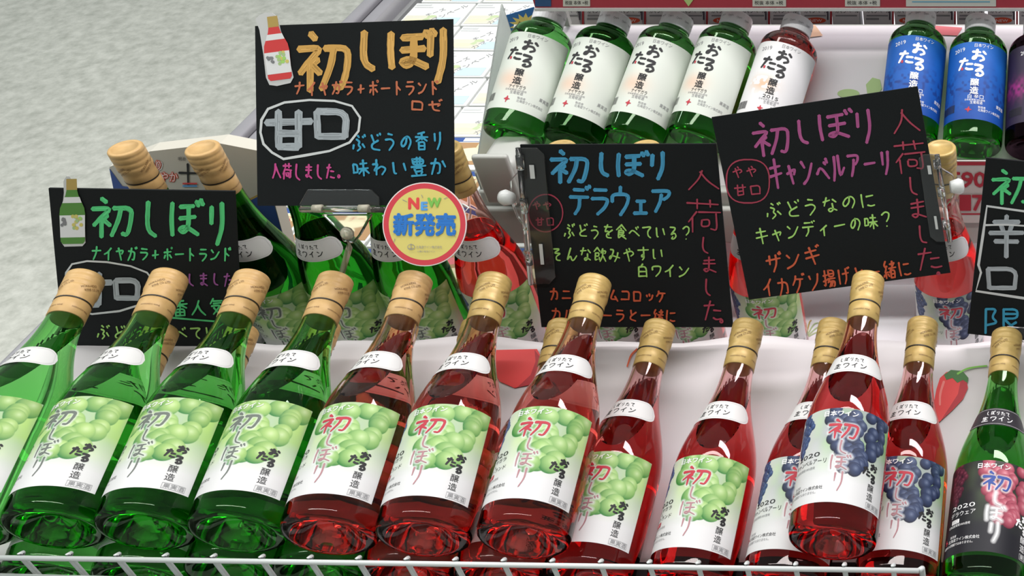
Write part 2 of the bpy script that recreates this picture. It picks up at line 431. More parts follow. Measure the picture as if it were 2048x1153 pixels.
def berries(img, U, V, blobs, base, hi, dark):
    """a printed bunch of grapes: round berries with the print's own highlight"""
    asp = LW/LH
    for (u, v, r) in blobs:
        dx, dy = (U-u)*asp, (V-v); d = np.sqrt(dx*dx+dy*dy)/r; m = d < 1
        nz = np.sqrt(np.clip(1-d*d, 0, 1)); sh = np.clip(.10+.95*(nz*.72-dy/r*.40+dx/r*.30), 0, 1)**1.15
        k = rng.uniform(.82, 1.1); c = np.array(dark)+(np.array(base)-np.array(dark))*sh[..., None]*k
        hl = np.clip(1-np.sqrt(((dx/r-.25)**2+(dy/r+.35)**2))/.55, 0, 1)[..., None]**1.5
        c = c*(1-hl*.45)+np.array(hi)*hl*.45
        e = np.clip((1-d)/.06, 0, 1)[..., None]; img[:] = np.where(m[..., None], img*(1-e)+c*e, img)
def bunch(cu, cv, wu, wv, r, n, seed):
    rr = np.random.default_rng(seed); out = []
    for i in range(n):
        t = i/n; v = cv-wv/2+wv*t+rr.uniform(-.02, .02); half = wu/2*(1-.75*max(0, t-.35)/.65)
        out.append((cu+rr.uniform(-half, half)+.03*(0.5-t), v, r*rr.uniform(.85, 1.12)))
    return out
def stroke_samples():
    """brush title on the label, in label metres (x from the left edge, y from the top)"""
    t = [('初', .0440, .0110, .0740, .0310), ('し', .0540, .0310, .0680, .0455), ('ぼ', .0500, .0450, .0690, .0610), ('り', .0530, .0600, .0680, .0810)]
    return t
def label_image(kind):
    W, H = 210, 174; U, V = np.meshgrid((np.arange(W)+.5)/W, (np.arange(H)+.5)/H)
    dark = kind == 'delaware'
    img = np.ones((H, W, 3))*(np.array([.02, .02, .028]) if dark else np.array([.80, .80, .80]))
    n1 = smoothnoise(H, W, 22, 3)[..., None]
    pal = dict(niagara=((.15, .42, .05), (.55, .78, .25)), rose=((.15, .40, .05), (.62, .80, .35)), campbell=((.05, .09, .16), (.35, .60, .22)), delaware=((.03, .02, .03), (.10, .14, .07)))[kind]
    lf = np.array(pal[0])*(1-n1)+np.array(pal[1])*n1
    # leafy background upper right, fading to paper below and left
    f = np.clip((.78-V)*2.2, 0, 1)*np.clip((U-.16)*3.2, 0, 1)
    if kind == 'niagara': f = np.clip((.80-V)*2.5, 0, 1)*np.clip((U-.02)*4, 0, 1)
    f = (f*np.clip(.72+.5*(n1[..., 0]-.5), 0, 1))[..., None]
    img = img*(1-f)+lf*f
    if kind in ('rose', 'campbell', 'delaware'):
        b = {'rose': ((.10, .16, .36), (.35, .42, .62), (.03, .05, .14)), 'campbell': ((.08, .14, .30), (.34, .42, .60), (.015, .025, .08)), 'delaware': ((.16, .03, .06), (.4, .15, .2), (.03, .01, .02))}[kind]
        berries(img, U, V, bunch(.17, .24, .16, .42, .042, 46, 11), *b)
    g = {'niagara': ((.48, .68, .24), (.86, .95, .68), (.05, .25, .07)), 'rose': ((.46, .68, .26), (.86, .95, .66), (.04, .24, .05)),
         'campbell': ((.07, .10, .20), (.36, .42, .56), (.008, .012, .035)), 'delaware': ((.62, .16, .22), (.95, .62, .66), (.20, .02, .05))}[kind]
    rad = .108 if kind in ('niagara', 'rose') else .072
    berries(img, U, V, bunch(.67, .33, .50, .66, rad, 30 if rad > .08 else 56, 5), *g)
    if kind == 'niagara': berries(img, U, V, bunch(.36, .22, .34, .36, .08, 12, 8), *g)
    # glow round the brush title
    X, Y = U*LW, V*LH; dm = np.full((H, W), 1.0)
    for ch, x0, y0, x1, y1 in stroke_samples():
        for st in S[ch]:
            p = chaikin([(x0+a/100*(x1-x0), y0+b/100*(y1-y0)) for a, b in st])
            for a, b in zip(p[:-1], p[1:]):
                ab = b-a; t = np.clip(((X-a[0])*ab[0]+(Y-a[1])*ab[1])/(ab@ab+1e-12), 0, 1)
                dm = np.minimum(dm, np.hypot(X-a[0]-t*ab[0], Y-a[1]-t*ab[1]))
    gl = np.clip(1-(dm-.0010)/.0022, 0, 1)[..., None]*.75
    img = img*(1-gl)+.82*gl
    return np.clip(img, 0, 1)**1.12*.86
MAKER = '北海道ワイン株式会社'
def label_ink(kind):
    k = Ink(); X = lambda u: (u-.5)*LW; Y = lambda v: v*LH
    dark = kind == 'delaware'; tx = 'white' if dark else 'black'; tg = 'white' if dark else 'grey'
    k.text('日本ワイン', X(.37), Y(.085), .0058, 'white', width=.030, bold=.00012)
    tcol = dict(niagara='markgrey', rose='red', campbell='red', delaware='blue')[kind]
    for i, (ch, x0, y0, x1, y1) in enumerate(stroke_samples()):
        k.char(ch, x0-LW/2, y0, x1-LW/2, y1, .0028 if i == 0 else .0017, tcol if i == 0 else ('markgrey' if kind == 'niagara' else ('white' if dark else 'mauve')), jit=0, taper=.5)
    k.text('2020', X(.14), Y(.515), .0062, tx, width=.026)
    if kind == 'campbell': k.text('キャンベルアーリ', X(.11), Y(.59), .0055, tx, width=.036)
    elif kind == 'delaware': k.text('デラウェア', X(.13), Y(.59), .0055, tx, width=.028)
    else: k.text('ナイヤガラ', X(.14), Y(.575), .0048, tx, width=.026); k.text('&', X(.24), Y(.615), .0035, tx); k.text('ポートランド', X(.12), Y(.665), .0048, tx, width=.030)
    if kind in ('rose',): k.rect(X(.18), Y(.685), X(.27), Y(.735), 'red'); k.text('ロゼ', X(.19), Y(.725), .0036, 'white')
    if dark: k.rect(X(.15), Y(.62), X(.24), Y(.665), 'white'); k.text('甘口', X(.16), Y(.658), .0036, 'black')
    k.text('北海道産葡萄100%使用', X(.11), Y(.77 if kind == 'rose' else .70 if kind != 'campbell' else .645), .0028, tg, width=.026)
    k.text('製造者', X(.15), Y(.815), .0028, tg)
    k.text(MAKER, X(.13), Y(.86), .0036, tx, width=.034)
    k.text('収穫年の収穫量ではありません。', X(.06), Y(.905), .0029, tg, width=.036)
    k.stroke([(X(.085), Y(.80)), (X(.10), Y(.855)), (X(.075), Y(.85))], .0012, 'red'); k.stroke([(X(.07), Y(.82)), (X(.115), Y(.84))], .0012, 'red')
    for ch, u0, v0, u1, v1 in (('お', .80, .52, .885, .605), ('た', .735, .57, .815, .665), ('る', .80, .625, .885, .72)):
        k.char(ch, X(u0), Y(v0), X(u1), Y(v1), .0021, tx, ang=.12, jit=0)
    k.text('醸', X(.80), Y(.805), .0075, tx, width=.0068); k.text('造', X(.80), Y(.895), .0075, tx, width=.0068)
    k.frame(X(.80), Y(.925), X(.96), Y(.985), .00025, tg); k.text('果実酒', X(.81), Y(.973), .0045, tg, width=.0155)
    return k
# profiles (r, z)
PB = [(.0005, .014), (.012, .012), (.022, .005), (.029, .0008), (.0335, .0002), (.0365, .0026), (.038, .008), (.038, .109), (.0374, .118), (.0356, .130), (.0325, .143),
      (.0288, .155), (.0250, .167), (.0215, .179), (.0187, .191), (.0166, .203), (.0153, .215), (.0146, .228), (.0142, .245), (.0138, .268), (.0125, .2765)]
BL = .280
def rad_at(prof):
    zs = [p[1] for p in prof[6:]]; rs = [p[0] for p in prof[6:]]
    return lambda z: float(np.interp(z, zs, rs))
rB = rad_at(PB)
def subdiv_prof(prof, body_from=7):
    out = prof[:body_from]
    seg = prof[body_from:]
    z = np.array([p[1] for p in seg]); r = np.array([p[0] for p in seg])
    # monotone smooth resample of the shoulder
    zz = np.linspace(z[0], z[-1], 34); rr = np.interp(zz, z, r)
    for _ in range(2): rr[1:-1] = (rr[:-2]+2*rr[1:-1]+rr[2:])/4
    return out+[(float(a), float(b)) for a, b in zip(rr, zz)]
def bottle_mesh(name, prof, mt, elev, level, wall=.0024, full_tilt=True):
    """outer wall plus the closed air space above the wine, cut level (elev = slope of the axis above horizontal)"""
    v, f = lathe(subdiv_prof(prof))
    me = bpy.data.meshes.new(name); bm = bmesh.new()
    vv = [bm.verts.new(q) for q in v]
    for q in f: bm.faces.new([vv[i] for i in q])
    inner = [(max(r-wall, .0008), z) for r, z in subdiv_prof(prof)[6:] if z < prof[-1][1]-.006]
    inner = [(inner[0][0]*.96, inner[0][1]-.003)]+inner
    b2 = bmesh.new(); v, f = lathe(inner); vv = [b2.verts.new(q) for q in v]
    for q in f: b2.faces.new([vv[i] for i in q])
    n = Vector((0, -math.cos(elev), math.sin(elev)))
    r = bmesh.ops.bisect_plane(b2, geom=list(b2.verts)+list(b2.edges)+list(b2.faces), plane_co=n*level, plane_no=n, clear_inner=True)
    ed = [e for e in b2.edges if e.is_boundary]
    if ed: bmesh.ops.holes_fill(b2, edges=ed, sides=0)
    bmesh.ops.recalc_face_normals(b2, faces=b2.faces)
    bmesh.ops.reverse_faces(b2, faces=b2.faces)
    t = bpy.data.meshes.new('t'); b2.to_mesh(t); b2.free()
    bmesh.ops.recalc_face_normals(bm, faces=bm.faces)
    bm.from_mesh(t); bpy.data.meshes.remove(t)
    bm.to_mesh(me); bm.free(); me.materials.append(mt)
    me.polygons.foreach_set('use_smooth', [len(p.vertices) <= 4 for p in me.polygons])
    return me
def cyl_label(name, img, rf, z0, w, h, mt=M_PRINT):
    """img wrapped on radius rf(z)"""
    def fn(u, v):
        z = z0-v*h; r = np.array([rf(t) for t in z])+.00022; a = (u-.5)*w/rf(z0-h/2)
        return np.stack([r*np.sin(a), -r*np.cos(a), z], 1)
    return grid_mesh(name, img, fn, mt)
# meshes shared by all big bottles
LZ = .111
LABEL_ME = {k: cyl_label('label', label_image(k), rB, LZ, LW, LH) for k in ('niagara', 'rose', 'campbell', 'delaware')}
LETTER_ME = {k: label_ink(k).wrap(lambda z: (.038, .0382), 'lettering', z0=LZ) for k in LABEL_ME}
def neck_label(dark=False):
    zc, hh, A = .166, .0115, 1.36
    vs, fs = [], []; n = 48; A_ = A
    cols = []
    for i in range(n+1):
        a = -A_+2*A_*i/n; e = max(0, (abs(a)-(A_-.42))/.42); k = math.sqrt(max(0.0, 1-e*e))
        cols.append((a, hh*max(k, .02)))
    for a, h in cols:
        for t in np.linspace(-1, 1, 5):
            z = zc+h*t; r = rB(z)+.0003; vs.append((r*math.sin(a), -r*math.cos(a), z))
    for i in range(n):
        for j in range(4): fs.append((i*5+j, (i+1)*5+j, (i+1)*5+j+1, i*5+j+1))
    me = mesh('neck_label', vs, fs, M_BLACKPAPER if dark else M_PAPER, smooth=True)
    k = Ink(); r0 = .0255; c = 'white' if dark else 'black'
    k.line('しぼりたて', -.0125, -.0045, .0125, -.0045, .0055, .00065, c)
    for i, ch in enumerate('生ワイン'): k.char(ch, -.0150+i*.0078, -.0005, -.0084+i*.0078, .0068, .0009, c)
    pts = [(a*r0*.955, h*.86) for a, h in cols if abs(a) < A_*.98]
    pts = pts+[(x, -y) for x, y in pts[::-1]]
    k.ring(pts, .00022, 'white' if dark else 'palegrey')
    def rf(z): return (r0, rB(z)+.0002)
    le = k.wrap(rf, 'lettering', step=.003, z0=zc)
    return me, le
NECK_ME = {False: neck_label(), True: neck_label(True)}
def cap_mesh(mt):
    pr = [(.0147, .2265), (.0153, .2270), (.0153, .2440), (.0150, .2446), (.0150, .2452), (.0154, .2458), (.0150, .2520), (.0152, .2560), (.0160, .2590), (.0160, .2620), (.0155, .2630), (.0160, .2640),
          (.0160, .2680), (.0155, .2690), (.0160, .2700), (.0161, .2745), (.0156, .2755), (.0160, .2765), (.0159, .2795), (.0150, .2808), (.0120, .2812), (.0118, .2806), (.0002, .2806)]
    v, f = lathe(pr, 40)
    me = mesh('capsule', v, f, mt, smooth=True); return me
CAP_ME = [cap_mesh(M_CAP), cap_mesh(M_CAPG)]
kk = Ink()
INK['capink'] = M_CAPINK; INK['capline'] = M_BLACKLINE
for q in range(4):
    x = -.045+q*.0235
    kk.text('HOKKAIDO', x, -.0265+.004, .0034, 'capink', width=.0135, ang=-.55); kk.text('WINE CO.,LTD', x+.0035, -.0200, .0034, 'capink', width=.0150, ang=-.55)
    kk.text('HOKKAIDO WINE', x, .0015, .0022, 'capink', width=.016)
kk.rect(-.0485, -.0110, .0485, -.0096, 'capline')
CAPINK_ME = kk.wrap(lambda z: (.0155, .0160 if z > .2555 else .0153), 'foil_lettering', step=.0025, z0=.235)
ELEV_F = math.radians(11.5)
BODY = {}
def body_mesh(mt, pose):
    key = (mt.name, pose)
    if key not in BODY:
        if pose == 'lying': BODY[key] = bottle_mesh('wine_body', PB, mt, math.radians(24), .080)
        else: BODY[key] = bottle_mesh('wine_body', PB, mt, math.pi/2, .178)
    return BODY[key]
def orient(root, base, top, spin=0.):
    z = Vector(top)-Vector(base); z.normalize(); d = Vector((0, -.64, .77)); n = (d-z*d.dot(z)).normalized()
    x = (-n).cross(z); M = Matrix((x, -n, z)).transposed()
    root.matrix_world = Matrix.Translation(Vector(base)) @ M.to_4x4()
def wine_bottle(label, group, base, top, kind, glass, pose='lying', cap=0, spin=0., neckdark=False):
    r = thing('wine_bottle', label, 'wine bottle', base, group); orient(r, base, top)
    b = link('glass_body', body_mesh(glass, pose), r)
    c = link('foil_capsule', CAP_ME[cap], r); link('foil_lettering', CAPINK_ME, c).rotation_euler = (0, 0, random.uniform(-1, 1))
    l = link('label', LABEL_ME[kind], r); l.rotation_euler = (0, 0, spin); link('lettering', LETTER_ME[kind], l)
    nm, le = NECK_ME[neckdark]
    s2 = spin*.9+random.uniform(-.06, .06)-(.10 if pose == 'standing' else 0)
    n = link('neck_label', nm, r); n.rotation_euler = (0, 0, s2); link('lettering', le, n)
    return r
# ================================================================== SETTING
m = bpy.data.materials.new('speckled shop floor'); m.use_nodes = True; nt = m.node_tree; b = nt.nodes['Principled BSDF']
tc = nt.nodes.new('ShaderNodeTexCoord'); n1 = nt.nodes.new('ShaderNodeTexNoise'); n1.inputs['Scale'].default_value = 30; n1.inputs['Detail'].default_value = 5; n1.inputs['Roughness'].default_value = .65
n2 = nt.nodes.new('ShaderNodeTexNoise'); n2.inputs['Scale'].default_value = 2.2
cr = nt.nodes.new('ShaderNodeValToRGB'); cr.color_ramp.elements[0].position = .30; cr.color_ramp.elements[0].color = (.50, .51, .45, 1); cr.color_ramp.elements[1].position = .66; cr.color_ramp.elements[1].color = (.80, .80, .73, 1)
mx = nt.nodes.new('ShaderNodeMix'); mx.data_type = 'RGBA'; mx.blend_type = 'MULTIPLY'; mx.inputs[0].default_value = .25
nt.links.new(tc.outputs['Object'], n1.inputs['Vector']); nt.links.new(tc.outputs['Object'], n2.inputs['Vector'])
nt.links.new(n1.outputs['Fac'], cr.inputs[0]); nt.links.new(cr.outputs[0], mx.inputs[6]); nt.links.new(n2.outputs['Fac'], mx.inputs[7]); nt.links.new(mx.outputs[2], b.inputs['Base Color'])
b.inputs['Roughness'].default_value = .33
fl = part('floor', ([(-9, -4, 0), (5, -4, 0), (5, 10, 0), (-9, 10, 0)], [(0, 1, 2, 3)]), m); tag(fl, kind='structure')
# ---- chest case: liner floor, walls, rim
FZ = CAMZ-.912; RZ = CAMZ-.850; XO, XI = -1.114, -1.072
case = thing('display_case', 'open chest case with a stepped aluminium rim and white lining holding all the wine', 'display case', (0, 1.3, 0))
part('liner_floor', box(XI, .54, FZ-.02, 1.2, 2.9, FZ), M_LINER, case)
part('side_panel', box(XO+.004, .40, 0.02, XI, 2.95, RZ-.03), M_PLAST, case)
part('front_panel', box(XO+.004, .36, 0.02, 1.2, .40, RZ-.14), M_PLAST, case)
part('back_panel', box(XO, 2.9, 0.02, 1.2, 2.95, RZ-.03), M_LINER, case)
part('bumper_rail', box(XO, .36, RZ-.03, XO+.020, 2.95, RZ, .004), M_ALU, case, True)
part('rim_groove', box(XO+.020, .36, RZ-.034, XO+.026, 2.95, RZ-.010), M_ALUD, case)
part('rim_rail', box(XO+.026, .36, RZ-.034, XI+.004, 2.95, RZ-.006, .002), M_ALU, case, True)
M_LEDGE = mat('grey lining ledge', (.30, .31, .31), .5)
part('liner_ledge', box(XI, .42, FZ, XI+.012, 2.9, RZ-.030), M_LEDGE, case)
part('ledge_groove', box(XI+.012, .42, FZ, XI+.016, 2.9, RZ-.046), M_ALUD, case)
# ---- front sloped bed under a printed cloth
SL = math.tan(math.radians(11.5))
m = mat('white printed cloth', (.64, .61, .62), .8, noise=.10, nscale=9, bump=.25)
def bed_z(x, y): return CAMZ-.884+(y-.60)*SL
NX, NY = 90, 24
vs, fs = [], []
for j in range(NY+1):
    for i in range(NX+1):
        x = -1.052+(1.15+1.052)*i/NX; y = .648+(.895-.648)*j/NY
        wv = .0035*math.sin(x*19+.5)+.0025*math.sin(x*43+y*30); wv = wv*max(0, (y-.84)/.055)
        vs.append((x, y+wv*.6, bed_z(x, y)-.0005+wv*.8*(1 if j == NY else .6)))
k0 = len(vs)
fs = [(j*(NX+1)+i, j*(NX+1)+i+1, (j+1)*(NX+1)+i+1, (j+1)*(NX+1)+i) for j in range(NY) for i in range(NX)]
for i in range(NX+1):   # back and front skirts down to the case floor
    x, y, z = vs[NY*(NX+1)+i]; vs.append((x, y+.004, FZ+.001))
for i in range(NX): fs.append((NY*(NX+1)+i, NY*(NX+1)+i+1, k0+i+1, k0+i))
k1 = len(vs)
for i in range(NX+1): x, y, z = vs[i]; vs.append((x, y-.003, FZ-.03))
for i in range(NX): fs.append((i+1, i, k1+i, k1+i+1))
cloth = thing('printed_cloth', 'white cloth printed with peppers draped over the sloped bed under the front bottles', 'cloth', (0, .73, FZ))
part('cloth_sheet', (vs, fs), m, cloth, True)
part('shade_pad', ([(-1.05, .578, FZ), (1.14, .578, FZ), (1.14, .655, FZ), (-1.05, .655, FZ), (-1.05, .578, bed_z(0, .578)-.006), (1.14, .578, bed_z(0, .578)-.006), (1.14, .655, bed_z(0, .655)-.006), (-1.05, .655, bed_z(0, .655)-.006)], BOXF), mat('dark shade pad', (.02, .02, .022), .9), cloth)  # added dark block standing in for the shadow under the bottle bases
part('sloped_bed', ([(-1.05, .657, FZ), (1.14, .657, FZ), (1.14, .889, FZ), (-1.05, .889, FZ), (-1.05, .657, bed_z(0, .657)-.012), (1.14, .657, bed_z(0, .657)-.012), (1.14, .889, bed_z(0, .889)-.012), (-1.05, .889, bed_z(0, .889)-.012)], BOXF), M_LINER, cloth)
def bedpt(px, py, l=0):
    n = np.array([0, -SL, 1]); n /= np.linalg.norm(n); return at_plane(px, py, (0, .60, bed_z(0, .60)), n)+n*(.0012+l*.00008)
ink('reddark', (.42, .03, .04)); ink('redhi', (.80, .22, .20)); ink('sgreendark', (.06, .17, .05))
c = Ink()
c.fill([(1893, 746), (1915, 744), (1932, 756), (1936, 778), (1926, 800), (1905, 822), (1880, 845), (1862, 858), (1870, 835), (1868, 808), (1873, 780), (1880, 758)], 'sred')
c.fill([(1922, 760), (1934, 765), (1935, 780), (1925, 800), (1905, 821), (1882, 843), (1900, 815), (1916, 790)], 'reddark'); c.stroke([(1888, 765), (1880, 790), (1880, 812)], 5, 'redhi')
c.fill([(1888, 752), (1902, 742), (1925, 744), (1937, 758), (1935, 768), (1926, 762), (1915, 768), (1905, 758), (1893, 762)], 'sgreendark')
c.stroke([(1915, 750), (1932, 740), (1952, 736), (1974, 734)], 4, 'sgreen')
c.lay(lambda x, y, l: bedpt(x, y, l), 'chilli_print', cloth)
c = Ink(); c.fill([(985, 702), (1075, 700), (1088, 725), (1085, 750), (1060, 772), (1030, 778), (1000, 765), (985, 735)], 'sred')
c.fill([(1070, 702), (1088, 725), (1085, 750), (1060, 772), (1035, 777), (1062, 752), (1072, 725)], 'reddark'); c.lay(lambda x, y, l: bedpt(x, y, l), 'pepper_print', cloth)
c = Ink(); c.stroke([(1275, 700), (1262, 712), (1255, 735)], 4, 'vermilion'); c.lay(lambda x, y, l: bedpt(x, y, l), 'stalk_print', cloth)
# ---- rear riser with its cloth, price rail and cards
SL3 = math.tan(math.radians(33)); YE = 1.28; Y3 = 1.085; Z3 = CAMZ-.775
ris = thing('display_riser', 'pale grey plastic riser with a white front panel carrying the small wine bottles', 'display stand', (0, 1.2, FZ))
XL = at_y(957, 350, Y3)[0]
part('front_panel', box(XL+.13, Y3+.008, FZ, 1.1, Y3+.014, Z3-.02), M_LINER, ris)
part('shelf_tray', ([(XL, Y3, Z3-.008), (1.1, Y3, Z3-.008), (1.1, YE, Z3-.008+(YE-Y3)*SL3), (XL, YE, Z3-.008+(YE-Y3)*SL3), (XL, Y3, Z3), (1.1, Y3, Z3), (1.1, YE, Z3+(YE-Y3)*SL3), (XL, YE, Z3+(YE-Y3)*SL3)], BOXF), M_PLAST, ris)
part('rear_support', box(XL+.13, YE-.02, FZ, 1.1, YE-.010, Z3+.15*SL3), M_LINER, ris)
part('front_lip', box(XL, Y3-.014, Z3-.020, 1.1, Y3, Z3+.022, .003), M_PLAST, ris, True)
rail = box(XL-.004, Y3-.024, Z3-.048, 1.1, Y3-.014, Z3+.004, .004)
part('price_rail', rail, M_PLAST, ris, True)
q0, q1 = at_y(950, 328, Y3-.034), at_y(1052, 408, Y3-.034)
part('end_cap', box(q0[0], Y3-.034, q1[2], q1[0], Y3+.03, q0[2], .009), M_PLAST, ris, True)
part('end_cap', box(q1[0]-.042, Y3-.038, q1[2]+.003, q1[0]-.002, Y3-.030, q0[2]+.012, .003), M_PLAST, ris, True)
part('end_guard', slab([(XL+.002, Y3-.01, Z3), (XL+.002, Y3-.01, Z3+.045), (XL+.002, YE-.02, Z3+.05+(YE-.02-Y3)*SL3), (XL+.002, YE-.02, Z3+(YE-.02-Y3)*SL3)], .002, np.array([-1, 0, 0])), mat('frosted end guard', (.75, .80, .77), .25, trans=.75), ris)
cl2 = thing('riser_cloth', 'white cloth with faint printed fruit and leaves on the rear riser', 'cloth', (0, 1.2, Z3))
m2 = mat('white fruit printed cloth', (.82, .79, .82), .8, noise=.06, nscale=8, bump=.2)
def r3(x, y): return Z3+(y-Y3)*SL3
part('cloth_sheet', slab([(XL+.02, Y3+.004, r3(0, Y3+.004)+.003), (1.08, Y3+.004, r3(0, Y3+.004)+.003), (1.08, YE-.004, r3(0, YE-.004)+.003), (XL+.02, YE-.004, r3(0, YE-.004)+.003)], .002), m2, cl2)
def r3pt(px, py, l=0):
    n = np.array([0, -SL3, 1]); n /= np.linalg.norm(n); return at_plane(px, py, (0, Y3, Z3+.003), n)+n*(.001+l*.00008)
ink('paleleaf', (.45, .62, .28)); ink('peach', (.80, .52, .35)); ink('coral', (.72, .18, .20)); ink('shade', (.66, .66, .66))
c = Ink()
c.fill([(1735, 190), (1732, 170), (1745, 156), (1760, 160), (1764, 178), (1755, 192)], 'paleleaf'); c.lay(lambda x, y, l: r3pt(x, y, l), 'leaf_print', cl2); c = Ink()
c.disc(1697, 188, 22, 'paleleaf', ry=9); c.lay(lambda x, y, l: r3pt(x, y, l), 'leaf_print', cl2); c = Ink()
c.fill([(1590, 52), (1630, 50), (1646, 72), (1600, 78)], 'peach'); c.lay(lambda x, y, l: r3pt(x, y, l), 'fruit_print', cl2); c = Ink(); c.fill([(1868, 52), (1925, 56), (1915, 72), (1868, 70)], 'coral')
c.lay(lambda x, y, l: r3pt(x, y, l), 'fruit_print', cl2)
# price card on the riser rail
pc = thing('price_card', 'price card with dark red figures on the riser rail behind the milky clip knob', 'price card', at_y(1935, 390, Y3-.026))
q = [at_y(x, y, Y3-.028) for x, y in ((1888, 322), (2010, 322), (2010, 446), (1888, 446))]
part('card', slab(q, .0012), ink('cardpaper', (.62, .58, .55)), pc)
c = Ink(); c.rect(1890, 324, 2008, 331, 'red'); c.rect(1890, 427, 2008, 430, 'red')
for i, ch in enumerate('590'): c.text(ch, 1898+i*25, 374, 42, 'red', width=23, bold=1.2)
for i, ch in enumerate('617'): c.text(ch, 1895+i*25, 421, 44, 'red', width=21, bold=1.2)
c.lay(lambda x, y, l: at_y(x, y, Y3-.0284-l*2e-5), 'figures', pc)
# ---- upper shelf strip across the top
YS = 1.215
zt, zb = at_y(1500, -60, YS)[2], at_y(1500, 17, YS)[2]; XS = at_y(1068, 8, YS)[0]
sh = thing('upper_shelf', 'red price strip of the shelf above the small bottles, running along the top edge', 'shelf', (0, YS, zt))
part('shelf_board', box(XS, YS+.004, zt, 1.14, YS+.07, zt+.012), M_PLAST, sh)
part('price_strip', box(XS, YS, zb+.001, 1.1, YS+.004, zt+.012), ink('stripred', (.40, .04, .06)), sh)
part('clear_lip', box(XS, YS-.003, zb-.002, 1.1, YS+.001, zb+.001), M_ACRW, sh)
part('shelf_post', box(1.12, YS+.05, FZ, 1.14, YS+.07, zt), M_PLAST, sh)
part('shelf_post', box(XS+.002, YS+.055, r3(0, YS+.063)+.004, XS+.010, YS+.063, zt), M_PLAST, sh)
cardm = ink('cardcream', (.62, .62, .55)); 
for xa, xb, nm in ((1070, 1102, 'navy'), (1126, 1180, 0), (1505, 1572, 0), (1690, 1760, 0), (1812, 1992, 1)):
    q = [at_y(x, y, YS-.0008) for x, y in ((xa, -50), (xb, -50), (xb, 13), (xa, 13))]
    o = part('price_card', slab(q, .0006), ink('navy', (.03, .09, .22)) if nm == 'navy' else cardm, sh)
    if nm != 'navy':
        c = Ink()
        if nm == 0: c.text('税抜 本体 +税', xa+4, 9, 9, 'black', width=(xb-xa)*.85)
        else: c.rect(xa+12, 3, xb-12, 4.5, 'cyan')
        c.lay(lambda x, y, l: at_y(x, y, YS-.0012), 'print', o)
o = part('price_card', slab([at_y(x, y, YS-.0008) for x, y in ((1362, -8), (1392, -8), (1377, 13))], .0006), ink('limecard', (.45, .60, .22)), sh)
# row of cartons behind the small bottles, under the strip
YB = 1.300
ink('cartonw', (.66, .65, .66)); ink('dark', (.05, .04, .06))
ORD = ['first', 'second', 'third', 'fourth', 'fifth', 'sixth', 'seventh', 'eighth', 'ninth', 'tenth', 'eleventh', 'twelfth', 'thirteenth', 'fourteenth', 'fifteenth', 'sixteenth', 'seventeenth']
xs = list(range(1108, 2040, 62))
for i, xa in enumerate(xs):
    a = at_y(xa, 50, YB); z0 = r3(0, YE)-.03; wdt = .036
    o = thing('cheese_carton', 'small carton', 'carton', (a[0], YB, z0), 'cartons standing behind the small bottles')
    o['label'] = 'small white printed carton standing in the row behind the small bottles'
    o['label'] = '%s small white carton from the left, standing behind the small bottles' % ORD[i]
    part('carton_body', box(a[0], YB, z0-.08, a[0]+wdt-.002, YB+.03, z0+.085, .001), INK['cartonw' if i % 5 not in (3,) else 'shade'], o)
    c = Ink(); wpx = 58
    if i % 3 == 1: c.rect(xa+2, 14, xa+40, 24, 'shade'); c.rect(xa+4, 36, xa+30, 40, 'grey')
    c.text('カマンベール', xa+5, 26, 12, 'black', width=wpx*.8); c.rect(xa+5, 30, xa+48, 33, 'grey'); (c.disc(xa+28, 41, 20, 'ored', ry=6), c.text('NEW', xa+16, 44, 8, 'white', width=24)) if i % 3 == 2 else None
    c.rect(xa-6, 12, xa-2, 52, 'wine') if i % 2 else c.rect(xa+wpx-8, 14, xa+wpx-5, 40, 'dark')
    c.lay(lambda x, y, l: at_y(x, y, YB-.0006-l*2e-5), 'print', o)
part('carton_ledge', box(XL+.13, YB-.004, FZ, 1.1, YB+.04, r3(0, YE)-.112), M_LINER, ris)
# ================================================================== BOTTLES
UP = [  # base px, cap-top px, kind, glass, label
 ((-80, 1060), (172, 558), 'niagara', G_GREEN, 'green bottle with green grape label, leftmost and cut by the left edge'),
 ((108, 1062), (340, 556), 'niagara', G_GREEN, 'green bottle with green grape label, second from the left on top of the heap'),
 ((291, 1065), (505, 558), 'niagara', G_GREEN, 'green bottle with green grape label, third from the left on top of the heap'),
 ((474, 1070), (672, 562), 'niagara', G_GREEN, 'green bottle with grey-titled grape label lying beside the first pink bottle'),
 ((657, 1076), (831, 561), 'rose', G_ROSE, 'pink wine bottle with red-titled green grape label lying against the green bottles'),
 ((846, 1080), (990, 563), 'rose', G_ROSE, 'middle of the three upper pink bottles with green and blue grape label'),
 ((1045, 1085), (1190, 566), 'rose', G_ROSE, 'rightmost of the three upper pink bottles, cap over the blue-lettered black sign')]
GRP = 'grape label bottles lying in the front heap'
ub = []
for bp_, tp_, kd, g, lb in UP:
    ba = P(*bp_, .953); to = top_at(ba, *tp_, BL); ub.append((ba, to))
    wine_bottle(lb, GRP, ba, to, kd, g, 'lying', 0 if g is G_GREEN else (0 if tp_[0] < 900 else 1), spin=(-.22, -.22, -.21, -.20, -.20, -.12, -.14)[len(ub)-1]+random.uniform(-.03, .03))
cr_ = []
for i in range(len(ub)-1):   # the hidden lower layer, lying in the hollows
    (b0, t0), (b1, t1) = ub[i], ub[i+1]; d = np.linalg.norm(b1[[0, 2]]-b0[[0, 2]])
    g_ = math.sqrt(max(.0776**2-(d/2)**2, 0)); n = np.array([0, -.2, .98])
    ba = (b0+b1)/2-n*g_+np.array([0, -.004, 0]); ax = (t0+t1)/2-(b0+b1)/2; ax = ax/np.linalg.norm(ax); ba = ba-ax*(.013 if i < 2 else .004); cr_.append((ba, ba+ax*BL))
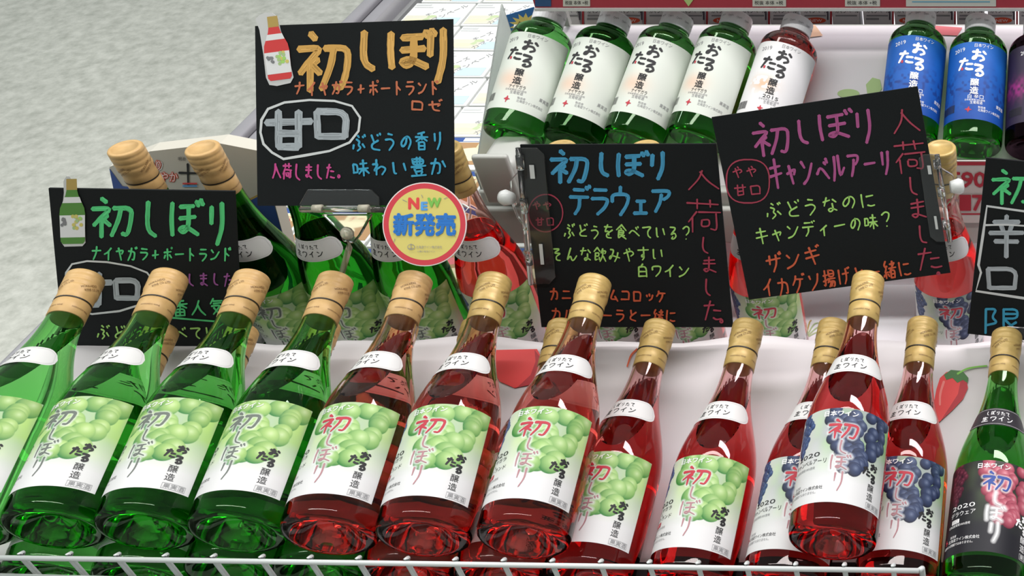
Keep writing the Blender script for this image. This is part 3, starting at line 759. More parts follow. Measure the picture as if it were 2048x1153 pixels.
names_low = ['between the two leftmost upper green bottles', 'between the second and third upper green bottles', 'between the third and fourth upper green bottles',
             'between the last green and first pink upper bottles', 'between the first two upper pink bottles', 'between the last two upper pink bottles']
for i, (ba, to) in enumerate(cr_):
    gr = i < 4
    wine_bottle(('green' if gr else 'pink')+' bottle hidden underneath '+names_low[i], GRP, ba, to, 'niagara' if gr else 'rose', G_GREEN if gr else G_ROSE, 'lying', 0 if gr else 1)
LOW = [((1177, 1166), (1320, 655), 'rose', G_RED, 'red wine bottle with green grape label right below the blue-lettered black sign', -.30, False),
       ((1378, 1175), (1497, 653), 'rose', G_RED, 'red bottle with green grape label lying below the left corner of the tilted sign', -.26, False),
       ((1568, 1178), (1668, 652), 'campbell', G_RED, 'red wine bottle with blue grape label half hidden under the raised one', -.05, False),
       ((1792, 1178), (1846, 649), 'campbell', G_RED, 'red bottle with blue grape label lying between the raised bottle and the chilli print', -.22, False),
       ((1966, 1186), (2014, 672), 'delaware', G_GREEN, 'green bottle with black pink-grape label and black neck label at the right edge', 0, True)]
for bp_, tp_, kd, g, lb, sp, nd in LOW:
    ba = P(*bp_, 1.0 if kd != 'delaware' else .994); to = top_at(ba, *tp_, BL); wine_bottle(lb, GRP, ba, to, kd, g, 'lying', 1, sp, nd)
ba = P(1664, 1090, .955); to = top_at(ba, 1737, 560, BL)
wine_bottle('red wine bottle with blue grape label lying raised on top of the right-hand bottles', GRP, ba, to, 'campbell', G_RED, 'lying', 1, -.04)
# second row, standing
Y2 = .975
SEC = [(at_y(250, 297, Y2)[0], 'niagara', G_DGREEN, 'standing green bottle at the left end of the back row, cap before the beige carton'),
       (at_y(406, 300, Y2)[0], 'niagara', G_DGREEN, 'standing green bottle whose cap shows just left of the big orange-lettered sign'),
       (-.763, 'niagara', G_DGREEN, 'standing dark green bottle with whole neck label below the big orange-lettered sign'),
       (-.682, 'niagara', G_DGREEN, 'standing green bottle behind the clear clip and left of the round yellow sticker'),
       (-.592, 'rose', G_BACKRED, 'standing red bottle partly behind the round yellow sticker'),
       (at_y(1115, 280, Y2)[0], 'rose', G_BACKRED, 'standing bottle whose cap top peeks over the left of the blue-lettered sign'),
       (at_y(1285, 280, Y2)[0], 'rose', G_BACKRED, 'standing bottle whose cap top peeks over the right of the blue-lettered sign'),
       (-.292, 'rose', G_BACKRED, 'standing red bottle with green grape label between the blue and magenta lettered signs'),
       (at_y(1880, 275, Y2)[0], 'campbell', G_BACKRED, 'standing red bottle with blue grape label between the tilted sign and the rightmost sign')]
for x, kd, g, lb in SEC:
    wine_bottle(lb, 'grape label bottles standing in the second row', (x, Y2, FZ+.0002), (x, Y2, FZ+BL), kd, g, 'standing', 0 if g is G_DGREEN else 1)
sheet = thing('printed_sheet', 'white sheet with a thin palm leaf print lying behind the raised bottle cap', 'paper', (-.2, 1.0, FZ))
part('sheet', box(-.262, .935, FZ+.0002, -.135, 1.075, FZ+.0008), M_LINER, sheet)
c = Ink()
for a in range(7):
    t = -2.4+a*.36; c.stroke([(1612, 676), (1612+26*math.cos(t), 668+24*math.sin(t)), (1612+42*math.cos(t), 674+34*math.sin(t))], 3, random.choice(['ygreen2', 'gold']))
ink('ygreen2', (.42, .52, .28)); c.lay(lambda x, y, l: at_z(x, y, FZ+.0011+l*2e-5), 'leaf_print', sheet)
# ---- third row: small bottles
PS = [(.0005, .010), (.010, .009), (.021, .003), (.028, .0006), (.031, .0003), (.0335, .003), (.0345, .007), (.0345, .125), (.0340, .128), (.0322, .133), (.0285, .138), (.0240, .1415),
      (.0200, .144), (.0180, .147), (.0174, .150), (.0165, .158), (.0160, .162)]
SLEN = .168
rS = rad_at(PS)
def small_profile_label(kind):
    W, H = 170, 150; U, V = np.meshgrid((np.arange(W)+.5)/W, (np.arange(H)+.5)/H); n1 = smoothnoise(H, W, 20, 5); n2 = smoothnoise(H, W, 6, 6)
    if kind == 'white':
        img = np.ones((H, W, 3))*np.array([.74, .79, .72]); d = np.exp(-(((U-.45)/.16)**2+((V-.62)/.12)**2))[..., None]*.55; img = img*(1-d)+np.array([.85, .48, .30])*d
    elif kind == 'amber':
        img = np.ones((H, W, 3))*.82; d = (np.exp(-(((U-.42)/.14)**2+((V-.56)/.10)**2))*(n2 > .4))[..., None]*.7; img = img*(1-d)+np.array([.75, .42, .18])*d
    elif kind == 'blue':
        t = np.clip(V*.8+.4*(n1-.5), 0, 1)[..., None]; img = np.array([.012, .15, .55])*(1-t)+np.array([.008, .07, .36])*t
        d = (np.clip((n2-.5)*4, 0, 1)*np.exp(-((V-.62)/.2)**2)*.8)[..., None]; img = img*(1-d)+np.array([.01, .04, .22])*d
    else:
        img = np.ones((H, W, 3))*np.array([.03, .018, .05]); d = (np.exp(-(((U-.3)/.3)**2+((V-.55)/.12)**2))*n2)[..., None]; img = img*(1-d)+np.array([.42, .03, .25])*d
    return np.clip(img, 0, 1)**1.05*.84
SW, SH, SZ = .104, .098, .1195
def small_ink(kind):
    k = Ink(); X = lambda u: (u-.5)*SW; Y = lambda v: v*SH; t = 'black' if kind in ('white', 'amber') else 'white'; g = 'grey' if t == 'black' else 'white'
    k.text('2019', X(.26), Y(.13), .0070, g, width=.014, ang=-.12); k.text('日本ワイン', X(.50), Y(.065), .0052, g, width=.022)
    for ch, u0, v0, u1, v1 in (('お', .46, .09, .65, .27), ('た', .31, .20, .51, .38), ('る', .47, .28, .66, .46)): k.char(ch, X(u0), Y(v0), X(u1), Y(v1), .0033, t, ang=.1, jit=0)
    k.text('醸', X(.48), Y(.565), .0098, t, width=.0095, bold=.0002); k.text('造', X(.48), Y(.672), .0098, t, width=.0095, bold=.0002)
    k.text({'white': 'ナイヤガラ', 'amber': '2015', 'blue': '白 辛口', 'violet': '赤 辛口'}[kind], X(.46), Y(.735), .0058, t, width=.018)
    k.text('日本産葡萄100%使用', X(.43), Y(.765), .0026, g, width=.023); k.text('生葡萄酒', X(.49), Y(.805), .0042, g, width=.014)
    k.char('十', X(.44), Y(.84), X(.51), Y(.92), .0014, 'red', jit=8); k.disc(X(.475), Y(.88), .0020, 'red')
    k.text('製造者', X(.58), Y(.855), .003, g); k.text(MAKER, X(.58), Y(.895), .0038, g, width=.030)
    k.text('果実酒', X(.80), Y(.80), .0050, g, width=.013)
    x = .10
    while x < .30: wd = random.choice((.003, .005, .008)); k.rect(X(x), Y(.80), X(x+wd), Y(.90), 'black'); x += wd+random.choice((.004, .006))
    if kind != 'white':
        pass
    k.rect(X(.36), Y(.33), X(.385), Y(.365), 'red')
    return k
SM_L = {}
for kd in ('white', 'amber', 'blue', 'violet'):
    SM_L[kd] = (cyl_label('label', small_profile_label(kd), rS, SZ, SW, SH), small_ink(kd).wrap(lambda z: (.0345, .0347 if z < .126 else rS(z)+.0002), 'lettering', z0=SZ))
v, f = lathe([(.0176, .1495), (.0184, .1500), (.0184, .1665), (.0177, .1680), (.0002, .1680)], 32)
SCAP = mesh('screw_cap', v, f, M_WHITECAP, smooth=False)
kb = Ink()
for q in range(9): kb.text('Otaru', -.045+q*.0102, 0, .004, 'grey', width=.006, ang=-.3)
SCAPI = kb.wrap(lambda z: (.0184, .0185), 'cap_lettering', step=.003, z0=.157)
THIRD = [((1026, 276), (1088, 6), 'white', G_GREEN, 'small green bottle with white label, leftmost on the rear riser'),
         ((1144, 286), (1207, 6), 'white', G_DGREEN, 'small green bottle with white label, second from the left on the rear riser'),
         ((1266, 285), (1337, 8), 'white', G_GREEN, 'small green bottle with white label, third from the left on the rear riser'),
         ((1391, 284), (1470, 22), 'white', G_GREEN, 'small green bottle with white label beside the orange-red one'),
         ((1516, 294), (1592, 30), 'amber', G_BACKRED, 'small orange-red bottle with white label on the rear riser'),
         ((1815, 284), (1842, 24), 'blue', G_GREEN, 'small green bottle with blue label behind the corner of the tilted sign'),
         ((1944, 298), (1960, 24), 'blue', G_GREEN, 'small green bottle with blue label, fully clear at the right'),
         ((2068, 303), (2078, 24), 'violet', G_PURPLE, 'small dark bottle with dark violet label cut by the right edge')]
SB = {}
for bp_, tp_, kd, g, lb in THIRD:
    nn = np.array([0, -SL3, 1]); nn /= np.linalg.norm(nn)
    ba = at_plane(*bp_, np.array([0, Y3, Z3+.004])+nn*.0352, nn); ax = top_at(ba, *tp_, SLEN)-ba
    ax = ax-nn*(ax@nn); ax /= np.linalg.norm(ax); to = ba+ax*SLEN
    r = thing('small_wine_bottle', lb, 'wine bottle', ba, 'small bottles lying on the rear riser'); orient(r, ba, to)
    if g.name not in SB: SB[g.name] = bottle_mesh('glass_body', PS, g, math.radians(33), .090)
    link('glass_body', SB[g.name], r); c = link('screw_cap', SCAP, r); link('cap_lettering', SCAPI, c)
    sp = random.uniform(-.25, .25); l = link('label', SM_L[kd][0], r); l.rotation_euler = (0, 0, sp); link('lettering', SM_L[kd][1], l)
# ================================================================== BLACK SIGNS
def sign_frame(corners, Dt, Db):
    p = [P(*corners[0], Dt), P(*corners[1], Dt), P(*corners[2], Db), P(*corners[3], Db)]
    n = np.cross(p[1]-p[0], p[3]-p[0]); n /= np.linalg.norm(n)
    if n@(CAM-p[0]) < 0: n = -n
    p0 = p[0]; pts = [at_plane(*c, p0, n) for c in corners]
    return pts, (lambda x, y, l=0: at_plane(x, y, p0, n)+n*(.0004+l*3e-6)), n, p0
def chalk_sign(label, corners, Dt, Db, inkpage):
    pts, fn, n, p0 = sign_frame(corners, Dt, Db)
    o = thing('chalk_sign', label, 'sign', (pts[2]+pts[3])/2, 'black handwritten signs')
    part('card', slab(pts, .002, n), M_BOARD, o)
    inkpage.lay(fn, 'lettering', o)
    return o, fn, n
def oval(k, x0, y0, x1, y1, w, m, n=40):
    k.ellipse(x0, y0, x1, y1, w, m, n, 2.4)
def bottle_sticker(k2, cx, cy, h, ang, white, body, capc):
    """cut-out picture of a bottle: white outline, bottle, band"""
    pr = [(-.13, -.5), (-.13, -.33), (-.16, -.25), (-.30, -.05), (-.32, .05), (-.30, .46), (-.25, .5)]
    def tr(x, y, s=1.0): x *= h*.62*s; y *= h*s if s == 1 else h*1.06; return (cx+x*math.cos(ang)-y*math.sin(ang), cy+x*math.sin(ang)+y*math.cos(ang))
    sh = [(x, y) for x, y in pr]+[(-x, y) for x, y in pr[::-1]]
    k2.fill([tr(x, y) for x, y in sh], body)
    k2.fill([tr(x, y) for x, y in ((-.13, -.5), (.13, -.5), (.135, -.33), (-.135, -.33))], capc)
    k2.fill([tr(x, y) for x, y in ((-.19, -.22), (.19, -.22), (.24, -.13), (-.24, -.13))], 'white')
    k2.fill([tr(x, y) for x, y in ((-.315, .06), (.315, .06), (.305, .40), (-.305, .40))], 'white')
    for i in range(14): a, b = random.uniform(-.02, .24), random.uniform(.07, .26); k2.disc(*tr(a, b), h*.03, random.choice(['lime', 'yellow', 'paleleaf']), 8)
    for i in range(8): a, b = random.uniform(-.27, -.12), random.uniform(.08, .22); k2.disc(*tr(a, b), h*.025, 'grey', 8)
# sign with orange title
k = Ink()
for ch, a in zip('初しぼり', ((588, 60, 706, 188), (712, 58, 762, 145), (768, 58, 872, 145), (842, 50, 908, 175))): k.char(ch, *a, 15 if ch != '初' else 14, 'orange', taper=.05, jit=1)
k.line('ナイヤガラ+ポートランド', 588, 177, 882, 176, 31, 4.2, 'salmon'); k.line('ロゼ', 818, 211, 888, 211, 27, 4.2, 'salmon')
k.ring([(522, 265), (524, 240), (537, 218), (570, 205), (620, 200), (670, 202), (705, 212), (721, 235), (718, 262), (700, 285), (660, 302), (610, 311), (568, 318), (545, 305), (528, 288)], 5, 'oval')
k.char('甘', 528, 214, 628, 302, 15, 'chalk', taper=.0, jit=1); k.char('口', 622, 208, 708, 284, 14, 'chalk', taper=0, jit=1)
k.line('入荷しました。', 543, 343, 694, 343, 34, 4, 'pink'); k.line('ぶどうの香り', 703, 287, 892, 280, 38, 4.5, 'cyan'); k.line('味わい豊か', 703, 337, 896, 333, 38, 4.5, 'cyan')
s1, f1, n1_ = chalk_sign('large black sign with orange title, held by a clear clip below it', ((510, 52), (905, 38), (908, 412), (515, 412)), 1.045, 1.085, k)
# its cut-out bottle sticker
def sticker(parent_fn, outline, name, label, draw, off=.0008):
    st = thing(name, label, 'sticker', parent_fn(outline[0][0], outline[0][1], 0))
    part('paper', slab([parent_fn(x, y, 150) for x, y in outline], .0004), M_PAPER, st)
    q = Ink(); draw(q); q.lay(lambda x, y, l: parent_fn(x, y, 240+l*6), 'picture', st); return st
sticker(f1, [(520, 30), (532, 25), (546, 26), (556, 34), (562, 60), (573, 95), (582, 130), (588, 155), (582, 166), (555, 172), (540, 170), (533, 155), (528, 110), (520, 60), (512, 38)], 'bottle_sticker',
        'paper cut-out of a red wine bottle on the corner of the orange-titled sign', lambda q: (bottle_sticker(q, 554, 96, 128, -.13, 0, 'sred', 'gold')))
# clip under it
def clip_h(fn, n, x0, y0, x1, y1, stem, label):
    o = thing('sign_clip', label, 'clip', fn((x0+x1)/2, y1, 0))
    T = lambda x, y, d: fn(x, y, 0)+n*d
    e = (y1-y0)*.35
    part('clip_plate', slab([T(x0, y1-e, .004), (T(x0+e, y0, .004)), T(x1-e, y0, .004), T(x1, y0+e, .004), T(x1, y1, .004), T(x0+4, y1, .004)], .0025, n, .0005), M_ACR, o)
    for xx in (x0+.26*(x1-x0), x0+.84*(x1-x0)):
        part('hinge_barrel', pipe([T(xx-9, y1-9, .007), T(xx+9, y1-9, .007)], .0040, 12), M_HINGE, o, True)
    part('hinge_rod', pipe([T(x0+6, y1-7, .0065), T(x1+20, y1-7, .0065)], .0030, 10), M_ACR, o, True)
    jx = x0+.62*(x1-x0); pts = [T(jx-55, y1+4, .004), T(jx+45, y1+4, .004), T(jx+22, y1+45, .004), T(jx+8, y1+62, .004), T(jx-12, y1+58, .004), T(jx-18, y1+40, .004)]
    part('joint_plate', slab(pts, .005, n, .001), M_ACR, o)
    part('ball_joint', ball(T(jx-4, y1+42, .002), .0065), M_HINGE, o, True)
    part('stem', pipe([T(jx-4, y1+48, .0), T(jx-8, y1+74, -.004), stem], .0030, 8), M_HINGE, o, True)
    return o
clip_h(f1, n1_, 604, 378, 762, 424, (at_y(680, 560, .93)), 'long clear clip gripping the bottom of the orange-titled sign')
# round sticker
cpt = lambda x, y, l=0: P(x, y, 1.058)+np.array([0, -.64, .77])*0+(CAM-P(849, 449, 1.058))/np.linalg.norm(CAM-P(849, 449, 1.058))*l*4e-5
disc = thing('round_sticker', 'round yellow card with red rim announcing NEW below the orange-titled sign', 'sign', cpt(849, 520))
circ = lambda r, n=64: [(849+r*math.cos(t), 449+r*math.sin(t)) for t in np.linspace(0, 2*math.pi, n, endpoint=False)]
M_GLOSS = mat('glossy yellow card', (.70, .60, .17), .16, coat=.8); INK['disc'] = M_GLOSS; INK['discrim'] = mat('glossy red rim', (.62, .05, .07), .16, coat=.8); INK['disccut'] = mat('cut paper edge', (.80, .72, .70), .3)
part('card', slab([cpt(*q) for q in circ(84)], .001), INK['disccut'], disc)
k = Ink(); k.fill(circ(82), 'discrim'); k.fill(circ(71.5), 'disc')
k.text('N', 818, 418, 31, 'sred', width=19, bold=1.8); k.text('E', 843, 420, 22, 'lblue', width=11, bold=1.5); k.text('W', 856, 414, 25, 'sgreen', width=25, bold=1.6)
k.text('新発売', 788, 467, 46, 'sblue', width=122, bold=2.2)
for a, b in (((805, 400), (814, 404)), ((888, 398), (895, 395)), ((843, 390), (845, 396)), ((790, 478), (787, 485)), ((905, 470), (911, 474))): k.stroke([a, b], 1.2, 'grey')
k.text(MAKER, 832, 497, 6.5, 'grey', width=52); k.text('小樽の発泡ワイン', 834, 505, 4.5, 'grey', width=36); k.ellipse(815, 489, 829, 500, 1, 'grey', 16); k.stroke([(822, 488), (822, 500)], 1.5, 'grey'); k.stroke([(817, 497), (827, 497)], 1.2, 'grey')
k.lay(lambda x, y, l: cpt(x, y, l+4), 'print', disc)
part('spring_wire', pipe([cpt(765, 432, -20), cpt(790, 428, -30), cpt(930, 425, -60), cpt(938, 415, -60), cpt(925, 408, -60)], .0009, 6), M_ACRW, disc, True)
# sign with green title, left
k = Ink()
for ch, a in zip('初しぼり', ((178, 392, 272, 478), (282, 398, 325, 478), (335, 398, 408, 478), (408, 398, 462, 498))): k.char(ch, *a, 9.5, 'green', taper=.1, jit=1)
k.line('ナイヤガラ+ポートランド', 182, 507, 466, 510, 30, 4, 'green')
k.ring([(131, 570), (133, 545), (145, 528), (175, 522), (215, 524), (262, 532), (295, 545), (310, 565), (300, 590), (285, 608), (240, 622), (185, 628), (150, 618), (136, 600)], 4, 'oval')
k.char('甘', 130, 540, 228, 616, 13, 'chalk', taper=0, jit=1); k.char('口', 222, 550, 288, 604, 11, 'chalk', taper=0, jit=1)
k.line('入荷しました', 322, 560, 470, 558, 30, 3.6, 'purple'); k.line('一番人気', 305, 618, 454, 614, 34, 4, 'green'); k.stroke([(345, 635), (400, 640), (442, 643)], 4, 'green')
k.line('ぶどうを食べている', 192, 664, 470, 664, 30, 3.6, 'lime')
k.line('みたい', 215, 702, 300, 702, 28, 3.6, 'lime')
s2, f2, n2_ = chalk_sign('black sign with bright green title at the left, behind the green bottle caps', ((97, 377), (469, 383), (486, 728), (130, 724)), 1.108, 1.222, k)
ink('glassgreen', (.10, .28, .05))
sticker(f2, [(128, 362), (134, 352), (140, 352), (146, 362), (148, 385), (164, 410), (170, 440), (172, 485), (166, 492), (130, 493), (125, 486), (122, 440), (127, 405), (129, 385)], 'bottle_sticker',
        'paper cut-out of a green wine bottle on the corner of the green-titled sign', lambda q: (bottle_sticker(q, 146, 422, 130, -.02, 0, 'glassgreen', 'gold')))
# blue-titled sign
k = Ink()
for ch, a in zip('初しぼり', ((1096, 298, 1182, 370), (1190, 302, 1228, 356), (1228, 302, 1298, 358), (1290, 300, 1342, 364))): k.char(ch, *a, 9, 'teal', taper=.1, jit=1)
for i, ch in enumerate('デラウェア'): x = 1136+i*41; k.char(ch, x, 370, x+46, 434-(6 if i == 4 else 0), 7.5, 'teal', taper=.1, jit=1)
k.ellipse(1058, 388, 1126, 463, 2.5, 'crimson', 30); k.line('やや', 1064, 411, 1106, 411, 20, 2.8, 'crimson'); k.line('甘口', 1070, 442, 1112, 442, 20, 2.8, 'crimson')
k.line('ぶどうを食べている?', 1126, 462, 1386, 466, 31, 3.4, 'lime'); k.line('そんな飲みやすい', 1100, 508, 1330, 508, 30, 3.4, 'lime'); k.line('白ワイン', 1272, 541, 1382, 543, 28, 3.6, 'lime')
k.line('カニクリームコロッケ', 1098, 588, 1334, 592, 27, 4, 'vermilion'); k.line('カルボナーラと一緒に', 1101, 628, 1355, 632, 27, 3.8, 'vermilion')
for ch, a in zip('入荷しました。', ((1374, 335, 1440, 382), (1372, 392, 1442, 466), (1398, 470, 1424, 508), (1400, 512, 1438, 548), (1406, 554, 1428, 594), (1404, 598, 1446, 644), (1434, 612, 1466, 650))): k.char(ch, *a, 3.8, 'crimson')
s3, f3, n3_ = chalk_sign('black sign with blue title gripped on its left side by a clear clip', ((1040, 290), (1432, 288), (1466, 655), (1083, 655)), 1.10, 1.20, k)
# magenta-titled tilted sign
k = Ink(); A8 = -.13
for ch, a in zip('初しぼり', ((1500, 240, 1584, 314), (1588, 236, 1624, 292), (1630, 220, 1708, 284), (1700, 214, 1758, 292))): k.char(ch, *a, 7, 'magenta', ang=A8, taper=.1, jit=1)
k.line('キャンベルアーリ', 1536, 352, 1786, 322, 62, 6, 'magenta')
k.ellipse(1453, 319, 1539, 406, 2.8, 'crimson', 30, 2.6); k.line('やや', 1462, 346, 1517, 341, 24, 3.2, 'crimson'); k.line('甘口', 1466, 382, 1526, 377, 26, 3.2, 'crimson')
k.line('ぶどうなのに', 1528, 425, 1754, 396, 36, 3.6, 'lime'); k.line('キャンディーの味?', 1508, 474, 1788, 436, 36, 3.6, 'lime')
k.line('ザンギ', 1528, 532, 1644, 508, 40, 4.4, 'vermilion'); k.line('イカゲソ揚げと一緒に', 1522, 578, 1824, 534, 38, 4, 'vermilion')
for ch, a in zip('入荷しました。', ((1780, 214, 1842, 270), (1786, 276, 1852, 346), (1812, 350, 1842, 394), (1814, 396, 1858, 440), (1830, 448, 1862, 490), (1832, 492, 1884, 542), (1868, 522, 1896, 552))): k.char(ch, *a, 4, 'crimson', ang=-.1)
s4, f4, n4_ = chalk_sign('tilted black sign with magenta title, clear clip on its right side', ((1423, 235), (1835, 173), (1901, 546), (1498, 600)), 1.085, 1.155, k)
# rightmost sign
k = Ink()
k.char('初', 1978, 336, 2072, 412, 7.5, 'green', taper=.1, jit=1); k.char('し', 2080, 345, 2115, 410, 7.5, 'green'); k.char('ぼ', 2120, 345, 2195, 415, 7.5, 'green'); k.char('り', 2195, 345, 2245, 420, 7.5, 'green')
k.ring([(1974, 412), (2060, 424), (2130, 434), (2125, 500), (2112, 604), (2045, 596), (1952, 582), (1962, 545), (1957, 530), (1966, 470)], 5, 'oval')
k.char('辛', 1976, 428, 2050, 516, 9, 'chalk', taper=0, jit=1); k.char('口', 1964, 526, 2046, 584, 9, 'chalk', taper=0, jit=1)
k.stroke([(1970, 450), (2010, 449), (2060, 452)], 4, 'oval')
k.char('限', 1964, 612, 2042, 668, 5, 'cyan', taper=.1, jit=1); k.char('入', 2060, 620, 2120, 670, 5, 'cyan')
s5, f5, n5_ = chalk_sign('black sign with green title and white boxed characters at the right edge', ((1972, 316), (2330, 350), (2294, 706), (1935, 668)), 1.09, 1.205, k)
# side clips
def clip_v(fn, n, top, bot, side, w, label, stem):
    """top/bot: pixel ends of the hinge line on the card's edge, side +1 when the plate lies to the right of it"""
    (xt, yt), (xb, yb) = top, bot
    o = thing('sign_clip', label, 'clip', fn(xb, yb, 0)); T = lambda x, y, d: fn(x, y, 0)+n*d
    L = lambda t: (xt+(xb-xt)*t, yt+(yb-yt)*t)
    def q(t, s, d): x, y = L(t); return T(x+side*s, y, d)
    part('clip_plate', slab([q(0, 0, .003), q(0, w*.7, .003), q(.05, w, .003), q(.95, w, .003), q(1, w*.7, .003), q(1, 0, .003)], .002, n, .0004), M_ACR, o)
    for t in (.10, .42, .80): part('hinge_barrel', pipe([q(t-.05, -2, .004), q(t+.05, -2, .004)], .0038, 12), M_ACRW if False else M_ACR, o, True)
    part('hinge_rod', pipe([q(0, -4, .003), q(1, -4, .003)], .0026, 10), M_ACR, o, True)
    part('joint_plate', slab([q(.15, -4, .001), q(.62, -4, .001), q(.52, -22, .001), q(.40, -32, .001), q(.25, -30, .001)], .006, n, .001), M_ACR, o)
    part('knob', pipe([q(.36, -22, .006), q(.36, -38, .004), q(.36, -46, .003)], [.0058, .0082, .0066], 16), M_ACRW, o, True)
    part('stem', pipe([q(.38, -30, .0), q(.45, -34, -.012), stem], .0028, 8), M_ACR, o, True)
    part('glint_mark', slab([q(.12, w*.35, .0045), q(.12, w*.55, .0045), q(.22, w*.55, .0045), q(.22, w*.35, .0045)], .0003, n), M_ACRW, o)  # milky slips standing in for glints on the clear plate
    part('glint_mark', slab([q(.70, w*.45, .0045), q(.70, w*.6, .0045), q(.85, w*.6, .0045), q(.85, w*.45, .0045)], .0003, n), M_ACRW, o)
    return o
clip_v(f3, n3_, (1043, 294), (1068, 566), 1, 46, 'clear hinged clip on the left side of the blue-titled sign', at_y(1030, 400, 1.055))
clip_v(f4, n4_, (1870, 308), (1896, 482), -1, 34, 'clear hinged clip with milky knob on the right side of the tilted sign', at_y(1905, 430, 1.055))
# small clear holder under the rightmost sign
h5 = thing('sign_clip', 'clear clip at the lower edge of the rightmost sign', 'clip', f5(2035, 672, 0))
part('clip_plate', slab([f5(x, y, 0)+n5_*.004 for x, y in ((2014, 650), (2070, 655), (2067, 682), (2011, 678))], .003, n5_, .0005), M_ACR, h5)
part('stem', pipe([f5(2040, 670, 0), f5(2040, 700, 0)-n5_*.01], .003), M_ACR, h5, True)
# ================================================================== CHEESE BOXES, CARTON, CARD
ink('boxwhite', (.76, .78, .76)); ink('skypale', (.50, .68, .76)); ink('creamy', (.72, .66, .42)); ink('board', (.42, .25, .12)); ink('navyb', (.04, .09, .30)); ink('cheese', (.82, .74, .50)); ink('ygreen', (.50, .60, .36)); ink('palecream', (.66, .65, .54)); ink('palesky', (.52, .66, .72)); ink('palegrey2', (.60, .62, .62))
BW, BD, BH = .104, .084, .036
def box_art(kind):
    k = Ink()   # page: metres, x right, y down (towards the viewer)
    if kind == 'camembert':
        k.rect(.004, .048, .052, .078, 'palecream'); k.fill([(.060, .055), (.098, .055), (.098, .080), (.052, .080)], 'palesky'); k.disc(.024, .066, .016, 'cheese', 18, .006); k.disc(.048, .052, .008, 'ygreen', 14, .005); k.fill([(.036, .064), (.042, .055), (.048, .060), (.044, .066)], 'ygreen')
        k.text('カマンベール', .050, .080, .013, 'grey', width=.082, ang=-.98); k.text('チーズ', .040, .052, .012, 'grey', width=.034, ang=-.85)
        k.rect(.004, .006, .030, .012, 'palegrey2'); k.rect(.004, .016, .036, .019, 'palegrey2')
    else:
        k.rect(.001, .001, BW-.001, .012, 'navyb'); k.rect(.030, .0022, .062, .0108, 'boxwhite'); k.rect(.004, .014, .100, .070, 'board'); k.disc(.045, .050, .034, 'cheese', 20, .012); k.disc(.060, .036, .028, 'cheese', 20, .009)
        k.disc(.020, .026, .014, 'coral', 14, .007); k.rect(.055, .014, .094, .030, 'creamy'); k.text('チーズ', .060, .029, .013, 'red', width=.032); k.rect(.001, .071, BW-.001, .083, 'boxwhite'); k.rect(.004, .075, .040, .079, 'navyb')
    return k
ART = {}
def cheese_box(x, y, z, kind, label, group, rot=0., art=True):
    o = thing('cheese_box', label, 'box', (x, y, z), group); o.rotation_euler = (0, 0, rot)
    key = kind
    if key not in ART:
        v, f = box(-BW/2+.001, -BD/2+.001, 0, BW/2-.001, BD/2-.001, BH, .0012); me = mesh('carton', v, f, INK['boxwhite'])
        k = box_art(kind); pm = mesh('print', [(a-BW/2, BD/2-b, BH+.0003+l*2e-5) for (a, b), l in zip(k.v, k.l)], k.f, k.materials(), k.m)
        ART[key] = (me, pm)
    link('carton', ART[key][0], o); link('print', ART[key][1], o)
    return o
ORD = ['first', 'second', 'third', 'fourth', 'fifth', 'sixth', 'seventh', 'eighth', 'ninth', 'tenth', 'eleventh', 'twelfth', 'thirteenth', 'fourteenth', 'fifteenth', 'sixteenth']
for r in range(14):
    y = 1.080+r*.086
    for cc in range(6):
        x = -.998+cc*.106+(.006 if r % 2 else 0)
        if x+BW/2 > XL+.115: continue
        kd = 'camembert' if r >= 4 else 'processed'
        lb = ('pale white cheese box, %s row behind the navy striped ones, %s from the case wall' % (ORD[r-4], ORD[cc])) if r >= 4 else ('navy striped cheese box, %s row behind the standing bottles, %s from the case wall' % (ORD[r], ORD[cc]))
        cheese_box(x, y, FZ, kd, lb, 'white cheese boxes left of the riser' if r >= 4 else 'navy striped cheese boxes', random.uniform(-.02, .02))
# beige carton at left
cf = lambda x, y, l=0: at_y(x, y, 1.030)+np.array([0, -1, .0])*(.0004+l*2e-5)
ct = thing('beige_carton', 'beige display carton with blue lower part behind the two leftmost standing caps', 'carton', cf(370, 420))
CA = [(219, 334), (300, 303), (440, 287), (522, 303), (590, 560), (310, 560), (238, 432)]
part('carton_panel', slab([cf(*q)+np.array([0, .0004, 0]) for q in CA], .018, np.array([0, -1, 0])), mat('beige card', (.56, .54, .47), .55), ct)
k = Ink(); k.fill([(219, 336), (245, 372), (340, 385), (470, 412), (541, 380), (590, 560), (310, 560), (238, 432)], 'navyb')
k.stroke([(340, 388), (470, 414), (522, 388)], 4, 'gold', taper=0, smooth=0)
ink('halo', (.72, .25, .20)); k.text('ほのり', 280, 340, 24, 'white', width=46); k.text('まろやか', 286, 362, 22, 'ored', width=70, bold=1.5); k.text('まろやか', 286, 362, 22, 'white', width=70)
k.text('かり', 296, 338, 22, 'ored', width=26, bold=1.5); k.text('かり', 296, 338, 22, 'white', width=26)
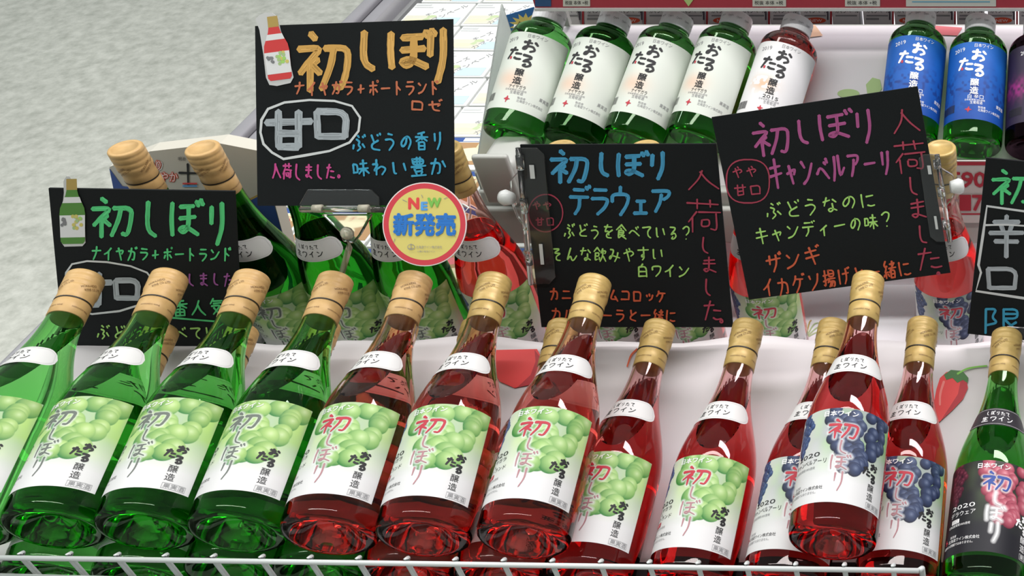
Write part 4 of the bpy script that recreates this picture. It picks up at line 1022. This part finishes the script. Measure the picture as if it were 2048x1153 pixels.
k.text('明治', 357, 320, 8, 'black'); k.char('十', 356, 325, 396, 372, 4.5, 'black'); k.rect(366, 365, 395, 368, 'sred'); k.rect(366, 370, 395, 373, 'lblue')
k.lay(lambda x, y, l: cf(x, y, l+4), 'print', ct)
# starburst card
bf = lambda x, y, l=0: at_y(x, y, 1.31)+np.array([0, -1, .3])*(.0006+l*4e-5)
bc = thing('starburst_card', 'small blue card with yellow starburst behind the leftmost small bottle', 'card', bf(1040, 80))
part('card', slab([bf(*q) for q in ((1008, 32), (1068, 14), (1085, 62), (1028, 86))], .001), ink('cardblue', (.03, .16, .42)), bc)
k = Ink(); pts = []
for i in range(28): a = i/28*2*math.pi; r = 34 if i % 2 else 21; pts.append((1052+r*math.cos(a), 50+r*.72*math.sin(a)))
k.fill(pts, 'yellow'); k.text('毎日', 1036, 55, 15, 'black', width=24); k.lay(lambda x, y, l: bf(x, y, l+3), 'print', bc)
part('card_stake', pipe([bf(1040, 82), at_y(1050, 105, 1.315), at_y(1060, 330, 1.315)], .0015), M_ACR, bc)
# ================================================================== WIRE BASKET
def bline(px): return at_y(px, 1116.5+(px)/1845*26, .560-.012*px/1845)
bk = thing('wire_basket', 'white coated wire basket front along the bottom edge', 'basket', bline(900)-[0, 0, .2])
pr = bline(1838); pl = bline(-120)
part('top_rail', pipe([pl, (pl+pr)/2, pr], .0022, 10), M_WIRE, bk, True)
lo = np.array([0, -.002, -.0185])
part('lower_rail', pipe([pl+lo+[0, -.004, .002], pr+lo+[0, -.004, -.012]], .0028, 10), M_WIRE, bk, True)
lo2 = np.array([0, .004, -.085])
part('lower_rail', pipe([pl+lo2, pr+lo2], .0025, 10), M_WIRE, bk, True)
for i in range(22):
    px = 38+96*i+(i*i*.05)-192
    if px > 1842: break
    a = bline(px)+np.array([0, .0030, .0016])
    part('wire', pipe([a+[0, .002, -.0015], a+[0, 0, .0006], a+[0, -.001, -.006], a+[0, -.001, -.10]], .0021, 8), M_WIRE, bk, True)
a = pr
part('wire', pipe([a, a+[.002, .004, -.002], a+[.002, .004, -.10]], .0024, 8), M_WIRE, bk, True)
